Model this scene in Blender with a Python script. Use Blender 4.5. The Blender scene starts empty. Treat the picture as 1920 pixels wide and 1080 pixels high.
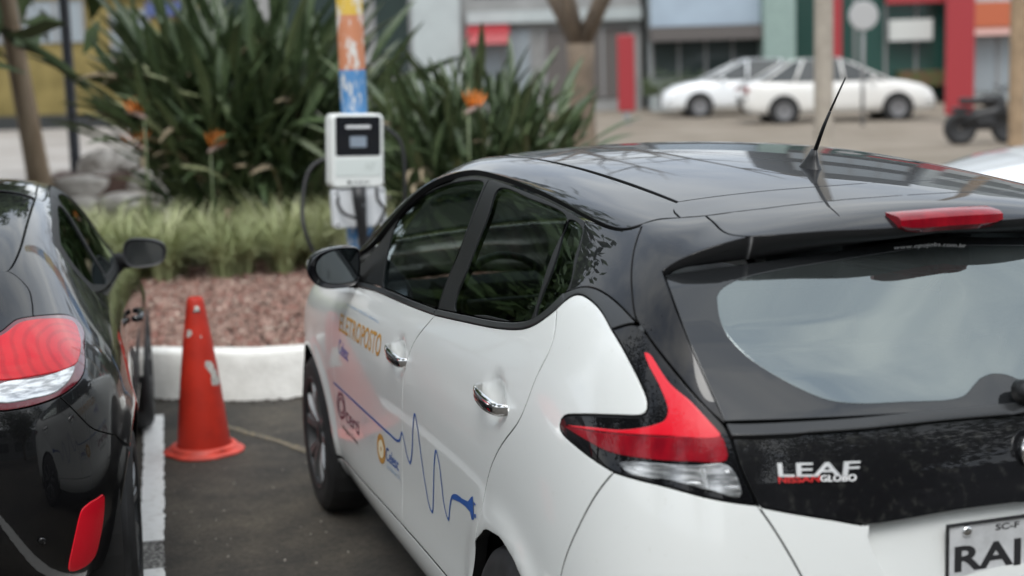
import bpy, bmesh, math, random
import numpy as np
from mathutils import Vector, Matrix
from mathutils.geometry import delaunay_2d_cdt
R=math.radians
random.seed(7); RNG=np.random.default_rng(7)
scn=bpy.context.scene; COL=scn.collection
# ---------------------------------------------------------------- camera
CAM_POS=(-1.913,-3.485,1.852); YAW,PITCH,ROLL=R(17.07),R(8.68),R(-1.75); FPX=2899.0
cam=bpy.data.cameras.new('camera'); cam_ob=bpy.data.objects.new('camera',cam); COL.objects.link(cam_ob)
_f=Vector((math.sin(YAW)*math.cos(PITCH),math.cos(YAW)*math.cos(PITCH),-math.sin(PITCH)))
_r=Vector((math.cos(YAW),-math.sin(YAW),0)); _u=_r.cross(_f)
_r2=_r*math.cos(ROLL)+_u*math.sin(ROLL); _u2=_u*math.cos(ROLL)-_r*math.sin(ROLL)
cam_ob.matrix_world=Matrix(((_r2.x,_u2.x,-_f.x,CAM_POS[0]),(_r2.y,_u2.y,-_f.y,CAM_POS[1]),(_r2.z,_u2.z,-_f.z,CAM_POS[2]),(0,0,0,1)))
cam.sensor_width=36; cam.lens=FPX/1920*36; cam.clip_start=.05; cam.clip_end=3000
cam.dof.use_dof=True; cam.dof.focus_distance=4.1; cam.dof.aperture_fstop=2.1
scn.camera=cam_ob
# ---------------------------------------------------------------- sky and sun (bright overcast)
SUN_EL,SUN_AZ=R(52),R(205)      # azimuth from +Y, clockwise
wd=bpy.data.worlds.new('World'); scn.world=wd; wd.use_nodes=True
nt=wd.node_tree; nt.nodes.clear()
out=nt.nodes.new('ShaderNodeOutputWorld'); bg=nt.nodes.new('ShaderNodeBackground'); bg.inputs[1].default_value=.15
sky=nt.nodes.new('ShaderNodeTexSky'); sky.sky_type='NISHITA'; sky.sun_disc=False; sky.sun_elevation=SUN_EL; sky.sun_rotation=SUN_AZ
sky.air_density=1.0; sky.dust_density=4.0
hs=nt.nodes.new('ShaderNodeHueSaturation'); hs.inputs['Saturation'].default_value=.30
geo=nt.nodes.new('ShaderNodeTexCoord'); mp=nt.nodes.new('ShaderNodeMapping'); mp.inputs['Scale'].default_value=(1.3,1.3,3.2)
noi=nt.nodes.new('ShaderNodeTexNoise'); noi.inputs['Scale'].default_value=2.2; noi.inputs['Detail'].default_value=7; noi.inputs['Roughness'].default_value=.55; noi.inputs['Distortion'].default_value=.35
cr=nt.nodes.new('ShaderNodeValToRGB'); cr.color_ramp.elements[0].position=.36; cr.color_ramp.elements[0].color=(.74,.80,.90,1); cr.color_ramp.elements[1].position=.66; cr.color_ramp.elements[1].color=(1.45,1.42,1.36,1)
mx=nt.nodes.new('ShaderNodeMixRGB'); mx.blend_type='MULTIPLY'; mx.inputs[0].default_value=1
L=nt.links.new
L(sky.outputs[0],hs.inputs['Color']); L(geo.outputs['Generated'],mp.inputs[0]); L(mp.outputs[0],noi.inputs['Vector']); L(noi.outputs[0],cr.inputs[0])
ov=nt.nodes.new('ShaderNodeMixRGB'); ov.inputs[0].default_value=.62; ov.inputs[2].default_value=(7.3,7.75,8.1,1); L(hs.outputs[0],ov.inputs[1]); L(ov.outputs[0],mx.inputs[1]); L(cr.outputs[0],mx.inputs[2]); L(mx.outputs[0],bg.inputs[0]); L(bg.outputs[0],out.inputs[0])
sun=bpy.data.lights.new('sun','SUN'); sun.energy=1.1; sun.angle=R(24); sun.color=(1,.985,.95)
sun_ob=bpy.data.objects.new('sun',sun); COL.objects.link(sun_ob); sun_ob.location=(0,0,30)
_d=Vector((math.sin(SUN_AZ)*math.cos(SUN_EL),math.cos(SUN_AZ)*math.cos(SUN_EL),math.sin(SUN_EL)))
sun_ob.rotation_euler=_d.to_track_quat('Z','Y').to_euler()
vs=scn.view_settings; vs.view_transform='Standard'; vs.look='None'; vs.exposure=0.48; vs.gamma=1; vs.use_curve_mapping=False
# ---------------------------------------------------------------- materials
MATS={}
def M(name,col=(.5,.5,.5),rough=.5,metal=0,coat=0,coat_rough=.03,spec=.5,var=0,vscale=8,bump=0,bscale=60,emis=None,trans=0,col2=None,vlo=.4,vhi=.6,detail=5,coord='Object',stretch=(1,1,1),ior=1.5):
    """procedural principled material; var/col2 mix a noise into the colour, bump adds fine relief"""
    if name in MATS: return MATS[name]
    m=bpy.data.materials.new(name); m.use_nodes=True; n=m.node_tree; b=n.nodes['Principled BSDF']; l=n.links.new
    b.inputs['Base Color'].default_value=(*col,1); b.inputs['Roughness'].default_value=rough; b.inputs['Metallic'].default_value=metal
    b.inputs['Coat Weight'].default_value=coat; b.inputs['Coat Roughness'].default_value=coat_rough; b.inputs['Specular IOR Level'].default_value=spec
    b.inputs['Transmission Weight'].default_value=trans; b.inputs['IOR'].default_value=ior
    if emis: b.inputs['Emission Color'].default_value=(*emis[:3],1); b.inputs['Emission Strength'].default_value=emis[3]
    if var or col2 or bump:
        tc=n.nodes.new('ShaderNodeTexCoord'); mp=n.nodes.new('ShaderNodeMapping'); mp.inputs['Scale'].default_value=stretch; l(tc.outputs[coord],mp.inputs[0])
    if var or col2:
        nz=n.nodes.new('ShaderNodeTexNoise'); nz.inputs['Scale'].default_value=vscale; nz.inputs['Detail'].default_value=detail; nz.inputs['Roughness'].default_value=.6; l(mp.outputs[0],nz.inputs['Vector'])
        rp=n.nodes.new('ShaderNodeValToRGB'); e=rp.color_ramp.elements; e[0].position=vlo; e[1].position=vhi
        c2=col2 or tuple(min(1,c*(1+var)) for c in col); c1=col if col2 else tuple(c*(1-var) for c in col)
        e[0].color=(*c1,1); e[1].color=(*c2,1); l(nz.outputs[0],rp.inputs[0]); l(rp.outputs[0],b.inputs['Base Color'])
    if bump:
        nb=n.nodes.new('ShaderNodeTexNoise'); nb.inputs['Scale'].default_value=bscale; nb.inputs['Detail'].default_value=4; l(mp.outputs[0],nb.inputs['Vector'])
        bp=n.nodes.new('ShaderNodeBump'); bp.inputs['Strength'].default_value=bump; bp.inputs['Distance'].default_value=.02; l(nb.outputs[0],bp.inputs['Height']); l(bp.outputs[0],b.inputs['Normal'])
    MATS[name]=m; return m
def glass_mat(name,tint,refl=1.0,dust=0.0,dcol=(.5,.55,.55)):
    """window pane: tinted see-through plus fresnel mirror reflection, optional dusty film"""
    m=bpy.data.materials.new(name); m.use_nodes=True; n=m.node_tree; n.nodes.clear(); l=n.links.new
    o=n.nodes.new('ShaderNodeOutputMaterial'); t=n.nodes.new('ShaderNodeBsdfTransparent'); t.inputs[0].default_value=(*tint,1)
    g=n.nodes.new('ShaderNodeBsdfGlossy'); g.inputs['Roughness'].default_value=.01; g.inputs[0].default_value=(.90,1,1,1)
    fr=n.nodes.new('ShaderNodeFresnel'); fr.inputs[0].default_value=1.5+.45*refl; mx=n.nodes.new('ShaderNodeMixShader')
    l(fr.outputs[0],mx.inputs[0]); l(t.outputs[0],mx.inputs[1]); l(g.outputs[0],mx.inputs[2]); last=mx
    if dust:
        d=n.nodes.new('ShaderNodeBsdfDiffuse'); d.inputs[0].default_value=(*dcol,1); m2=n.nodes.new('ShaderNodeMixShader')
        tc=n.nodes.new('ShaderNodeTexCoord'); nz=n.nodes.new('ShaderNodeTexNoise'); nz.inputs['Scale'].default_value=5; nz.inputs['Detail'].default_value=8; l(tc.outputs['Object'],nz.inputs['Vector'])
        mr=n.nodes.new('ShaderNodeMapRange'); mr.inputs[1].default_value=.3; mr.inputs[2].default_value=.75; mr.inputs[3].default_value=dust*.6; mr.inputs[4].default_value=dust*1.4; l(nz.outputs[0],mr.inputs[0]); l(mr.outputs[0],m2.inputs[0])
        l(mx.outputs[0],m2.inputs[1]); l(d.outputs[0],m2.inputs[2]); last=m2
    l(last.outputs[0],o.inputs[0]); MATS[name]=m; return m
# ---------------------------------------------------------------- object helpers
def link(o,parent=None):
    COL.objects.link(o)
    if parent is not None: o.parent=parent
    return o
def empty(name,loc=(0,0,0),rz=0,parent=None):
    o=bpy.data.objects.new(name,None); o.location=loc; o.rotation_euler=(0,0,rz); o.empty_display_size=.1; return link(o,parent)
def tag(o,label=None,cat=None,group=None,kind=None):
    if label:o['label']=label
    if cat:o['category']=cat
    if group:o['group']=group
    if kind:o['kind']=kind
    return o
def mesh(name,v,f,mat,parent=None,smooth=True,loc=None,angle=None):
    me=bpy.data.meshes.new(name); me.from_pydata([tuple(map(float,p)) for p in v],[],[tuple(map(int,q)) for q in f]); me.update()
    if mat is not None: me.materials.append(mat)
    if smooth: me.polygons.foreach_set('use_smooth',[True]*len(me.polygons))
    if angle: me.set_sharp_from_angle(angle=R(angle))
    o=bpy.data.objects.new(name,me)
    if loc is not None:o.location=loc
    return link(o,parent)
class MB:
    """collects shapes into one mesh"""
    def __init__(s): s.v=[]; s.f=[]
    def add(s,v,f):
        b=len(s.v); s.v+= [tuple(p) for p in v]; s.f+=[tuple(i+b for i in q) for q in f]; return s
    def box(s,c,d,rz=0,bev=0):
        bm=bmesh.new(); bmesh.ops.create_cube(bm,size=1); bmesh.ops.scale(bm,vec=d,verts=bm.verts)
        if bev: bmesh.ops.bevel(bm,geom=bm.edges[:],offset=bev,segments=2,affect='EDGES',profile=.5)
        if rz: bmesh.ops.rotate(bm,matrix=Matrix.Rotation(rz,3,'Z'),verts=bm.verts)
        bmesh.ops.translate(bm,vec=c,verts=bm.verts); bm.verts.index_update()
        s.add([v.co[:] for v in bm.verts],[[v.index for v in f.verts] for f in bm.faces]); bm.free(); return s
    def rings(s,rs,close=True,cap=True):
        n=len(rs[0]); b=len(s.v)
        for r in rs: s.v+=[tuple(p) for p in r]
        for k in range(len(rs)-1):
            for i in range(n if close else n-1):
                j=(i+1)%n; s.f.append((b+k*n+i,b+k*n+j,b+(k+1)*n+j,b+(k+1)*n+i))
        if cap: s.f.append(tuple(b+i for i in range(n))[::-1]); s.f.append(tuple(b+(len(rs)-1)*n+i for i in range(n)))
        return s
    def tube(s,pts,rad,n=8,cap=True):
        pts=[Vector(p) for p in pts]; rad=rad if hasattr(rad,'__len__') else [rad]*len(pts); rs=[]; up=Vector((0,0,1)); prev=None
        for i,p in enumerate(pts):
            t=(pts[min(i+1,len(pts)-1)]-pts[max(i-1,0)]).normalized()
            if prev is None:
                a=t.cross(up); a=a.normalized() if a.length>1e-4 else Vector((1,0,0))
            else: a=(prev-t*prev.dot(t)).normalized()
            b=t.cross(a); prev=a
            rs.append([p+(a*math.cos(k*2*math.pi/n)+b*math.sin(k*2*math.pi/n))*rad[i] for k in range(n)])
        return s.rings(rs,True,cap)
    def lathe(s,prof,n=32,axis='z',c=(0,0,0),cap=False):
        rs=[]
        for r,h in prof:
            ring=[]
            for k in range(n):
                a=k*2*math.pi/n; x,y=r*math.cos(a),r*math.sin(a)
                p=(x,y,h) if axis=='z' else (h,x,y) if axis=='x' else (x,h,y)
                ring.append((p[0]+c[0],p[1]+c[1],p[2]+c[2]))
            rs.append(ring)
        return s.rings(rs,True,cap)
    def build(s,name,mat,parent=None,smooth=False,angle=None,loc=None): return mesh(name,s.v,s.f,mat,parent,smooth or bool(angle),loc,angle)
def smooth_curve(P,step,closed=False):
    """Catmull-Rom through points, resampled at even steps"""
    P=np.asarray(P,float); n=len(P)
    if n==2: Q=P
    else:
        if closed: E=np.vstack([P[-1],P,P[0],P[1]])
        else: E=np.vstack([2*P[0]-P[1],P,2*P[-1]-P[-2]])
        Q=[]
        for i in range(n if closed else n-1):
            p0,p1,p2,p3=E[i],E[i+1],E[i+2],E[i+3]
            d=[max(np.linalg.norm(b-a)**.5,1e-6) for a,b in((p0,p1),(p1,p2),(p2,p3))]
            t0,t1=0,d[0]; t2=t1+d[1]; t3=t2+d[2]
            for u in np.linspace(t1,t2,12,endpoint=False):
                A1=(t1-u)/(t1-t0)*p0+(u-t0)/(t1-t0)*p1; A2=(t2-u)/(t2-t1)*p1+(u-t1)/(t2-t1)*p2; A3=(t3-u)/(t3-t2)*p2+(u-t2)/(t3-t2)*p3
                B1=(t2-u)/(t2-t0)*A1+(u-t0)/(t2-t0)*A2; B2=(t3-u)/(t3-t1)*A2+(u-t1)/(t3-t1)*A3
                Q.append((t2-u)/(t2-t1)*B1+(u-t1)/(t2-t1)*B2)
        Q.append(P[0] if closed else P[-1]); Q=np.array(Q)
    d=np.r_[0,np.cumsum(np.linalg.norm(np.diff(Q,axis=0),axis=1))]; k=max(2,int(math.ceil(d[-1]/step))+1)
    u=np.linspace(0,d[-1],k); return np.stack([np.interp(u,d,Q[:,i]) for i in range(Q.shape[1])],1)
def inside(poly,p):
    x,y=p[:,0],p[:,1]; c=np.zeros(len(p),bool); n=len(poly)
    for i in range(n):
        a,b=poly[i],poly[(i+1)%n]
        if a[1]==b[1]: continue
        k=((a[1]>y)!=(b[1]>y))&(x<(b[0]-a[0])*(y-a[1])/(b[1]-a[1])+a[0]); c^=k
    return c
def seg_dist(poly,p):
    d=np.full(len(p),1e9)
    for i in range(len(poly)):
        a,b=poly[i],poly[(i+1)%len(poly)]; ab=b-a; t=np.clip(((p-a)@ab)/(ab@ab+1e-18),0,1); d=np.minimum(d,np.linalg.norm(p-a-t[:,None]*ab,axis=1))
    return d
class Disp:
    """a surface pushed along its normal by a function of position"""
    def __init__(s,surf,fn): s.s=surf; s.fn=fn
    def __call__(s,a,b): q=s.s(a,b); return q+s.s.normal(a,b)*np.asarray(s.fn(q))[...,None]
    def normal(s,a,b,e=2e-3):
        a=np.asarray(a,float); b=np.asarray(b,float); du=s(a+e,b)-s(a-e,b); dv=s(a,b+e)-s(a,b-e); n=np.cross(du,dv); return n/(np.linalg.norm(n,axis=-1,keepdims=True)+1e-12)
def panel_geo(surf,loop,scale,grid,off=0,gap=.002,depth=.02,holes=(),sym=False,disp=None,round_=.0015):
    """a piece of a smooth surface cut out along its outline, with a small rounded edge and a skirt into the gap"""
    if disp is not None: surf=Disp(surf,disp)
    sc=np.array(scale); loops=[]
    for k,lp in enumerate([loop]+list(holes)):
        lp=np.asarray(lp,float); keep=np.r_[True,np.linalg.norm(np.diff(lp*sc,axis=0),axis=1)>1e-4]; lp=lp[keep]
        if np.linalg.norm((lp[0]-lp[-1])*sc)<1e-4: lp=lp[:-1]
        a=lp*sc; ar=.5*np.sum(a[:,0]*np.roll(a[:,1],-1)-np.roll(a[:,0],-1)*a[:,1])
        if (ar<0)!=(k>0): lp=lp[::-1]
        loops.append(lp)
    pts=[];P3=[];NN=[];edges=[];b=0;rings=[]
    for lp in loops:
        n=len(lp); q=surf(lp[:,0],lp[:,1]); N=surf.normal(lp[:,0],lp[:,1]); T=np.roll(q,-1,0)-np.roll(q,1,0); T/=np.linalg.norm(T,axis=1,keepdims=True)+1e-9
        I=np.cross(N,T); I/=np.linalg.norm(I,axis=1,keepdims=True)+1e-9; onax=(np.abs(q[:,0])<3e-3) if sym else np.zeros(n,bool); k=(~onax)[:,None]
        q0=q+N*off+I*gap*k; top=q0+I*round_*k; low=q0-N*round_; bot=q0-N*depth
        for z in (top,low,bot): z[onax,0]=0
        Nn=N.copy(); Nn[onax,0]=0
        pts.append(lp*sc); P3.append(top); NN.append(Nn); edges+=[(b+i,b+(i+1)%n) for i in range(n)]; rings.append((b,n,low,bot,onax,N-I,-I)); b+=n
    lo,hi=(loops[0]*sc).min(0),(loops[0]*sc).max(0); g=np.array(grid)
    gx,gy=np.meshgrid(np.arange(lo[0],hi[0],g[0]),np.arange(lo[1],hi[1],g[1])); gx=gx+(np.arange(gx.shape[0])%2)[:,None]*g[0]*.5
    gp=np.stack([gx.ravel(),gy.ravel()],1); ok=inside(loops[0]*sc,gp)
    for h in loops[1:]: ok&=~inside(h*sc,gp)
    gp=gp[ok]
    for lp in loops:
        if len(gp): gp=gp[seg_dist(lp*sc,gp)>.55*min(grid)]
    if len(gp):
        s=gp/sc; N=surf.normal(s[:,0],s[:,1]); P3.append(surf(s[:,0],s[:,1])+N*off); NN.append(N); pts.append(gp)
    A=np.vstack(pts); P3=np.vstack(P3); NN=np.vstack(NN)
    r=delaunay_2d_cdt([Vector(p) for p in A],edges,[],0,1e-7); V2=np.array([v[:] for v in r[0]]); orig=r[3]; F=np.array(r[2])
    idx=np.array([o[0] if len(o) else -1 for o in orig]); V=np.zeros((len(V2),3)); Nv=np.zeros((len(V2),3))
    for i,k in enumerate(idx):
        if k>=0: V[i]=P3[k]; Nv[i]=NN[k]
        else: s=(V2[i]/sc)[None]; Nv[i]=surf.normal(s[:,0],s[:,1])[0]; V[i]=surf(s[:,0],s[:,1])[0]+Nv[i]*off
    c=V2[F].mean(1); ok=inside(loops[0]*sc,c)
    for h in loops[1:]: ok&=~inside(h*sc,c)
    F=F[ok]; v=V.tolist(); f=[tuple(q) for q in F.tolist()]; nv=Nv.tolist(); back={int(k):i for i,k in enumerate(idx) if k>=0}
    for (b0,n,low,bot,onax,n1,n2) in rings:
        b1=len(v); v+=low.tolist(); nv+=n1.tolist(); b2=len(v); v+=bot.tolist(); nv+=n2.tolist(); b3=len(v); v+=low.tolist(); nv+=n2.tolist()
        for i in range(n):
            j=(i+1)%n
            if onax[i] and onax[j]: continue
            ti,tj=back.get(b0+i),back.get(b0+j)
            if ti is not None and tj is not None: f.append((tj,ti,b1+i,b1+j))
            f.append((b3+j,b3+i,b2+i,b2+j,-1))
    v=np.array(v); nv=np.array(nv); nv/=np.linalg.norm(nv,axis=1,keepdims=True)+1e-9
    if sym:
        m=v.copy(); m[:,0]*=-1; mn=nv.copy(); mn[:,0]*=-1; k=len(v); v=np.vstack([v,m]); nv=np.vstack([nv,mn]); f=f+[(tuple(i+k for i in q[:4][::-1])+(-1,)) if len(q)==5 else tuple(i+k for i in q[::-1]) for q in f]
    return v,f,nv
def panel(name,mat,parent,surf,loop,scale=(.3,.16),grid=(.02,.02),side='L',seal=None,**kw):
    v,f,nv=panel_geo(surf,loop,scale,grid,**kw)
    if side=='R': v=v*np.array([-1,1,1]); nv=nv*np.array([-1,1,1]); f=[(q[:4][::-1]+(-1,)) if len(q)==5 else q[::-1] for q in f]
    sk=[1 if len(q)==5 else 0 for q in f]; f=[q[:4] for q in f]; o=mesh(name,v,f,mat,parent); o.data.materials.append(seal if seal else mat); o.data.polygons.foreach_set('material_index',sk); o.data.normals_split_custom_set_from_vertices(nv.tolist()); return o
_fontcache={}
def text_mesh(txt,ext=0.0,bold=0.0):
    """flat (or extruded) lettering as vertices in a 0..1 box and faces"""
    k=(txt,ext,bold)
    if k in _fontcache: return _fontcache[k]
    c=bpy.data.curves.new('t','FONT'); c.body=txt; c.extrude=ext; c.offset=bold; c.resolution_u=3
    o=bpy.data.objects.new('t',c); COL.objects.link(o); me=bpy.data.meshes.new_from_object(o.evaluated_get(bpy.context.evaluated_depsgraph_get()))
    v=np.array([p.co[:] for p in me.vertices]); f=[tuple(p.vertices) for p in me.polygons]
    bpy.data.objects.remove(o); bpy.data.curves.remove(c); bpy.data.meshes.remove(me)
    lo,hi=v.min(0),v.max(0); v[:,:2]=(v[:,:2]-lo[:2])/(hi[:2]-lo[:2]); _fontcache[k]=(v,f); return v,f
def on_quad(surf,q,v,f,off=.001,zs=1.0):
    """lays 0..1 shapes on a surface between four (s,t) corners TL,TR,BR,BL"""
    q=np.array(q); x,y=v[:,0:1],v[:,1:2]; s=(q[3]*(1-x)+q[2]*x)*(1-y)+(q[0]*(1-x)+q[1]*x)*y
    P=surf(s[:,0],s[:,1])+surf.normal(s[:,0],s[:,1])*(off+(v[:,2:3]*zs if v.shape[1]>2 else 0)); return P,f
# ---------------------------------------------------------------- body surfaces
def roof_z(x,y):
    ys=np.array([-1.2,-.54,-.3,0,.4,.9,1.3,1.55,1.8,2.25,2.45,2.7,3.2,3.5,3.7])
    zs=np.array([1.35,1.474,1.505,1.530,1.549,1.554,1.541,1.517,1.445,1.235,1.13,1.06,.97,.87,.72])
    # natural cubic spline
    n=len(ys);h=np.diff(ys);A=np.eye(n);b=np.zeros(n)
    for i in range(1,n-1):
        A[i,i-1]=h[i-1];A[i,i]=2*(h[i-1]+h[i]);A[i,i+1]=h[i];b[i]=6*((zs[i+1]-zs[i])/h[i]-(zs[i]-zs[i-1])/h[i-1])
    M=np.linalg.solve(A,b)
    y=np.asarray(y,float);k=np.clip(np.searchsorted(ys,y)-1,0,n-2);hh=h[k];a=(ys[k+1]-y)/hh;c=(y-ys[k])/hh
    z=a*zs[k]+c*zs[k+1]+((a**3-a)*M[k]+(c**3-c)*M[k+1])*hh*hh/6
    k=.185-.085*np.clip((y+.2)/1.4,0,1)
    return z-k*np.asarray(x)**2
Z=lambda x,y:float(roof_z(x,y))
def leaf_grid():
    G=[]
    def side(y,p): G.append([(-a,y,z) for a,z in p]+[(-a,y,Z(a,y)) for a in ((.50,.27,0) if y<2 else (.55,.28,0))])
    G.append([(-.22*k,3.70,z) for k,z in ((1,.22),(1,.3),(1,.46),(1,.6),(1,.68),(1,.70),(1,.71),(1,.715),(.9,.72),(.7,.72),(.4,.72),(0,.72))])
    G.append([(-a,3.52,z) for a,z in ((.60,.2),(.66,.3),(.68,.46),(.68,.62),(.66,.72),(.62,.77),(.58,.80),(.52,.82),(.46,.83),(.38,.84),(.2,.855),(0,.865))])
    side(3.2,((.74,.2),(.80,.3),(.83,.48),(.85,.68),(.835,.80),(.79,.87),(.74,.90),(.69,.92),(.62,.93)))
    side(2.7,((.77,.2),(.84,.3),(.87,.48),(.89,.70),(.885,.86),(.845,.955),(.79,.995),(.74,1.015),(.66,1.025)))
    side(2.25,((.79,.2),(.865,.3),(.865,.48),(.882,.70),(.892,.88),(.85,1.005),(.80,1.07),(.75,1.13),(.70,1.165)))
    side(1.8,((.80,.2),(.872,.3),(.864,.48),(.880,.70),(.893,.89),(.848,1.04),(.785,1.18),(.72,1.315),(.66,1.39)))
    side(1.45,((.80,.2),(.872,.3),(.864,.48),(.880,.70),(.892,.90),(.848,1.06),(.775,1.22),(.685,1.405),(.625,1.478)))
    side(1.1,((.80,.2),(.872,.3),(.864,.48),(.880,.70),(.891,.91),(.845,1.08),(.768,1.24),(.665,1.432),(.607,1.500)))
    side(.5,((.80,.2),(.872,.3),(.866,.48),(.884,.70),(.891,.93),(.842,1.13),(.765,1.28),(.66,1.435),(.60,1.493)))
    side(0,((.80,.2),(.865,.3),(.872,.48),(.892,.70),(.890,.95),(.838,1.17),(.763,1.31),(.655,1.425),(.592,1.472)))
    side(-.3,((.79,.22),(.85,.31),(.872,.48),(.890,.70),(.880,.97),(.825,1.18),(.75,1.31),(.645,1.405),(.58,1.447)))
    zz=lambda a,y:(-a,y,Z(a,y))
    G.append([(-.77,-.50,.24),(-.83,-.52,.32),(-.86,-.54,.5),(-.865,-.55,.72),(-.835,-.55,.98),(-.78,-.53,1.17),(-.72,-.49,1.29),(-.63,-.44,1.385),(-.565,-.40,1.428),zz(.45,-.32),zz(.24,-.16),zz(0,0)])
    G.append([(-.70,-.65,.25),(-.755,-.69,.33),(-.78,-.71,.5),(-.785,-.71,.72),(-.755,-.69,.98),(-.715,-.65,1.13),(-.675,-.59,1.26),(-.61,-.52,1.375),(-.55,-.475,1.425),zz(.43,-.36),zz(.23,-.18),zz(0,0)])
    G.append([(-.56,-.74,.25),(-.60,-.79,.33),(-.62,-.82,.5),(-.63,-.815,.72),(-.615,-.775,.97),(-.60,-.735,1.10),(-.57,-.66,1.235),(-.53,-.565,1.38),(-.49,-.528,1.436),zz(.39,-.40),zz(.21,-.20),zz(0,0)])
    G.append([(-.28,-.77,.25),(-.30,-.825,.33),(-.31,-.86,.5),(-.315,-.85,.72),(-.31,-.805,.97),(-.30,-.765,1.09),(-.29,-.69,1.22),(-.27,-.585,1.40),(-.255,-.55,1.457),zz(.2,-.42),zz(.11,-.21),zz(0,0)])
    G.append([(0,-.775,.25),(0,-.83,.33),(0,-.865,.5),(0,-.857,.72),(0,-.812,.97),(0,-.772,1.085),(0,-.70,1.215),(0,-.59,1.405),(0,-.555,1.463),zz(0,-.42),zz(0,-.21),zz(0,0)])
    return np.array(G,float)
class BS:
    """uniform cubic B-spline surface; s = station, t = row"""
    def __init__(self,G,post=None):
        self.n,self.m=G.shape[:2]
        R=np.array([-1,1,1])
        a=G[1:2]*R; b=G[-2:-1]*R          # mirrored phantoms at both centre lines
        G=np.concatenate([a,G,b],0)
        G=np.concatenate([2*G[:,:1]-G[:,1:2],G,2*G[:,-1:]-G[:,-2:-1]],1)
        self.G=G;self.post=post
    def __call__(self,s,t):
        s=np.clip(np.asarray(s,float),0,self.n-1-1e-9);t=np.clip(np.asarray(t,float),0,self.m-1-1e-9)
        i=np.floor(s).astype(int);j=np.floor(t).astype(int);u=s-i;v=t-j
        W=lambda u:((1-u)**3/6,(3*u**3-6*u*u+4)/6,(-3*u**3+3*u*u+3*u+1)/6,u**3/6)
        wu=W(u);wv=W(v);P=0
        for a in range(4):
            for b in range(4): P=P+(wu[a]*wv[b])[...,None]*self.G[i+a,j+b]
        if self.post is not None:P=self.post(P,s,t)
        return P
    def normal(self,s,t,e=1e-3):
        du=self(np.asarray(s)+e,t)-self(np.asarray(s)-e,t);dv=self(s,np.asarray(t)+e)-self(s,np.asarray(t)-e)
        n=np.cross(du,dv);n/= np.linalg.norm(n,axis=-1,keepdims=True)+1e-12
        return n
def leaf_post(P,s,t):
    P=P.copy()
    w=np.clip((t-8.2)/.9,0,1);w=w*w*(3-2*w)*(s>4.5)
    zr=roof_z(P[...,0],P[...,1])
    P[...,2]=P[...,2]*(1-w)+zr*w
    for cy in (0.0,2.70):
        r=np.hypot(P[...,1]-cy,P[...,2]-.33)
        P[...,0]-=.013*np.exp(-((r-.365)/.05)**2)*(t<6)*(s<11.8)*(np.abs(P[...,0])>.6)
    return P
LEAF=BS(leaf_grid(),leaf_post)

class RearGlass:
    """pane under the spoiler: a=0 at its left edge, 1 at the centre line, 2 at the right edge; b=0 bottom .. 1 top"""
    def __init__(self,edge):
        E=np.array(edge)[::-1]            # bottom to top
        d=np.r_[0,np.cumsum(np.linalg.norm(np.diff(E,axis=0),axis=1))];self.d=d/d[-1];self.E=E
    def __call__(self,a,b):
        a=np.asarray(a,float);b=np.asarray(b,float)
        e=np.stack([np.interp(b,self.d,self.E[:,i]) for i in range(3)],-1)
        c=np.stack([0*b,-.763+.293*b+.03*b*(1-b)*-1,1.088+.327*b],-1)
        k=(1-np.abs(a-1));w=1-(1-k)**2
        P=e*(1-w)[...,None]+c*w[...,None]
        P[...,0]=np.where(a<=1,1,-1)*e[...,0]*(1-k)
        P[...,2]=e[...,2]*(1-k)+c[...,2]*k
        return P
    def normal(self,a,b,e=1e-3):
        du=self(np.asarray(a)+e,b)-self(np.asarray(a)-e,b);dv=self(a,np.asarray(b)+e)-self(a,np.asarray(b)-e)
        n=np.cross(du,dv);return n/(np.linalg.norm(n,axis=-1,keepdims=True)+1e-12)
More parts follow.
